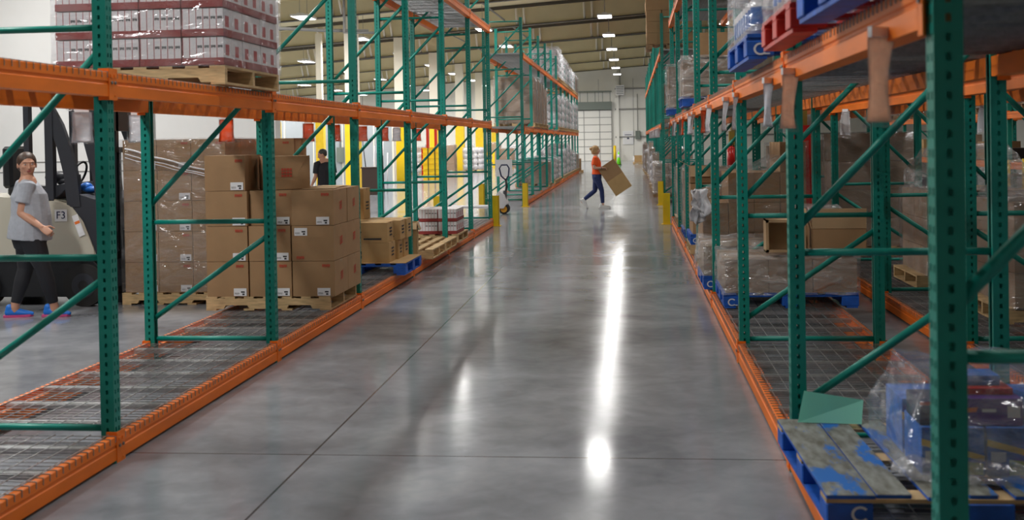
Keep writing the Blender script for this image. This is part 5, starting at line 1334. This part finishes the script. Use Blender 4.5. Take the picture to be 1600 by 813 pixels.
# ---------------- person 3: black polo, standing by the partition
P = thing('person', 'person in black polo shirt and jeans standing beyond the left rack, looking down left', 'person', (-6.55, 24.0, 0))
f = V(math.cos(2.3), math.sin(2.3), 0); sd = V(-f.y, f.x, 0)
pel, wai, che = V(0, 0, .86), V(0, 0, 1.0), V(0, 0, 1.18); b = MB(); hd = V(-.06, 0, 1.50)
base = V(-.01, 0, 1.31); shR, shL = base - sd * .19, base + sd * .19
elR, haR = shR + V(.04, -.03, -.28), shR + V(-.05, -.10, -.46)
elL, haL = shL + V(-.03, .0, -.28), shL + V(-.12, -.02, -.48)
hipR, hipL = pel - sd * .09 - V(0, 0, .04), pel + sd * .09 - V(0, 0, .04)
knR, anR = hipR * 1 + V(.02, 0, -.36), V(hipR.x + .03, hipR.y, .11); knL, anL = hipL + V(-.02, 0, -.36), V(hipL.x - .03, hipL.y, .11)
limb(b, [pel - V(0, 0, .05), wai, che, V(-.01, 0, 1.30)], [(.11, .155), (.11, .145), (.12, .175), (.08, .17)], ref=f)
limb(b, [V(-.01, 0, 1.31), hd - V(0, 0, .05)], [.056, .052], ref=f)
for a, m_, c, w in ((shR, elR, haR, 1), (shL, elL, haL, -1)):
    wr = m_.lerp(c, .82)
    limb(b, [a, a.lerp(m_, .4), m_], [.052, .048, .038], ref=f); limb(b, [m_, m_.lerp(c, .3), wr], [.040, .040, .026], ref=f); hand(b, wr, c - m_, sd * w, .5, thumb=w)
for a, m_, c in ((hipR, knR, anR), (hipL, knL, anL)): limb(b, [a, a.lerp(m_, .5), m_, m_.lerp(c, .35), c], [.09, .075, .055, .055, .036], ref=f); limb(b, [c, c - V(0, 0, .05)], [.036, .034], ref=f)
TH = head_matrix(hd, math.radians(195), .35); head_shape(b, TH, 1.0)
obj('body', fused(b, 'body', 'skin', .007), P); face_parts(P, TH, 1.0, 'hair_k')
h = MB(); h.T = TH; h.ball((-.020, 0, .034), .098, .081, .090, 24, 16); h.ball((-.05, 0, -.01), .055, .070, .05, 14, 10)
obj('hair', fused(h, 'hair', 'hair_k', .007), P)
t = MB(); limb(t, [V(0, 0, .80), wai, che, V(-.01, 0, 1.30), V(-.015, 0, 1.36)], [(.145, .185), (.140, .175), (.142, .195), (.10, .18), (.062, .068)], ref=f, r0=False, r1=False)
for a, m_ in ((shR, elR), (shL, elL)): limb(t, [a.lerp(base, .2), a, a.lerp(m_, .4), a.lerp(m_, .75)], [.066, .066, .066, .068], ref=f, r1=False)
obj('polo_shirt', fused(t, 'polo_shirt', 'polo', .008, 2), P)
t = MB(); limb(t, [pel - V(0, 0, .08), pel, V(0, 0, .93)], [(.125, .16), (.13, .17), (.12, .15)], ref=f, r1=False)
for a, m_, c in ((hipR, knR, anR), (hipL, knL, anL)): limb(t, [a, a.lerp(m_, .5), m_, m_.lerp(c, .35), m_.lerp(c, .95)], [.105, .092, .075, .072, .06], ref=f, r1=False)
obj('jeans', fused(t, 'jeans', 'jean2', .008, 2), P)
for c in (anR, anL): shoe(P, Matrix.Translation((c.x, c.y, 0)) @ Matrix.Rotation(2.3, 4, 'Z'), 'black', 'black')
for w_, a, m_, c in ((1, shR, elR, haR),):
    g = MB(); wr = m_.lerp(c, .82); d_ = (c - m_).normalized(); limb(g, [wr - d_ * .02, wr + d_ * .05, wr + d_ * .10, wr + d_ * .15], [.034, (.028, .046), (.028, .048), .03], ref=sd)
    tag(obj('work_glove', fused(g, 'work_glove', 'glove', .007), P), 'tan work glove', None)


# ------------------------------------------------------------------ camera, world, view
F_, yaw, pit, rol, CY = 1784.93, -.10425, .01388, -.01757, 246.908
c1, s1, c2, s2, c3, s3 = math.cos(yaw), math.sin(yaw), math.cos(pit), math.sin(pit), math.cos(rol), math.sin(rol)
ax = Vector((c1, -s1, 0)); ay = Vector((s1, c1, 0)); az = Vector((0, 0, 1))
fw = ay * c2 - az * s2; z2 = ay * s2 + az * c2
rt = ax * c3 + z2 * s3; up = -ax * s3 + z2 * c3
cd = bpy.data.cameras.new('camera'); cam = bpy.data.objects.new('camera', cd); COL.objects.link(cam); S.camera = cam
cam.matrix_world = Matrix(((rt.x, up.x, -fw.x, 0), (rt.y, up.y, -fw.y, 0), (rt.z, up.z, -fw.z, 1.70), (0, 0, 0, 1)))
cd.sensor_width = 36; cd.lens = F_ * 36 / 1600; cd.shift_y = (CY - 406.5) / 1600; cd.clip_end = 300
cd.dof.use_dof = True; cd.dof.focus_distance = 16; cd.dof.aperture_fstop = 3.5
wd = bpy.data.worlds.new('world'); S.world = wd; wd.use_nodes = True
wd.node_tree.nodes['Background'].inputs[0].default_value = (.8, .85, .9, 1); wd.node_tree.nodes['Background'].inputs[1].default_value = .0
S.view_settings.view_transform = 'Standard'; S.view_settings.look = 'None'; S.view_settings.gamma = 1; S.view_settings.use_curve_mapping = False
S.view_settings.exposure = .0
try: S.cycles.use_denoising = True; S.cycles.sample_clamp_indirect = 3.0; S.cycles.sample_clamp_direct = 14.0; S.cycles.caustics_reflective = False; S.cycles.caustics_refractive = False; S.cycles.transparent_max_bounces = 16
except Exception: pass
seen = {}
for o in S.objects:
    if o.get('category') and o.get('label'): seen.setdefault(o['label'], []).append(o.name)
print('DUPLABELS', {k: len(v) for k, v in seen.items() if len(v) > 1}); print('NOBJ', len(S.objects))
print('LONG', [(o.name, o['label']) for o in S.objects if o.get('label') and o.get('category') and len(o['label'].split()) > 16][:400:8])
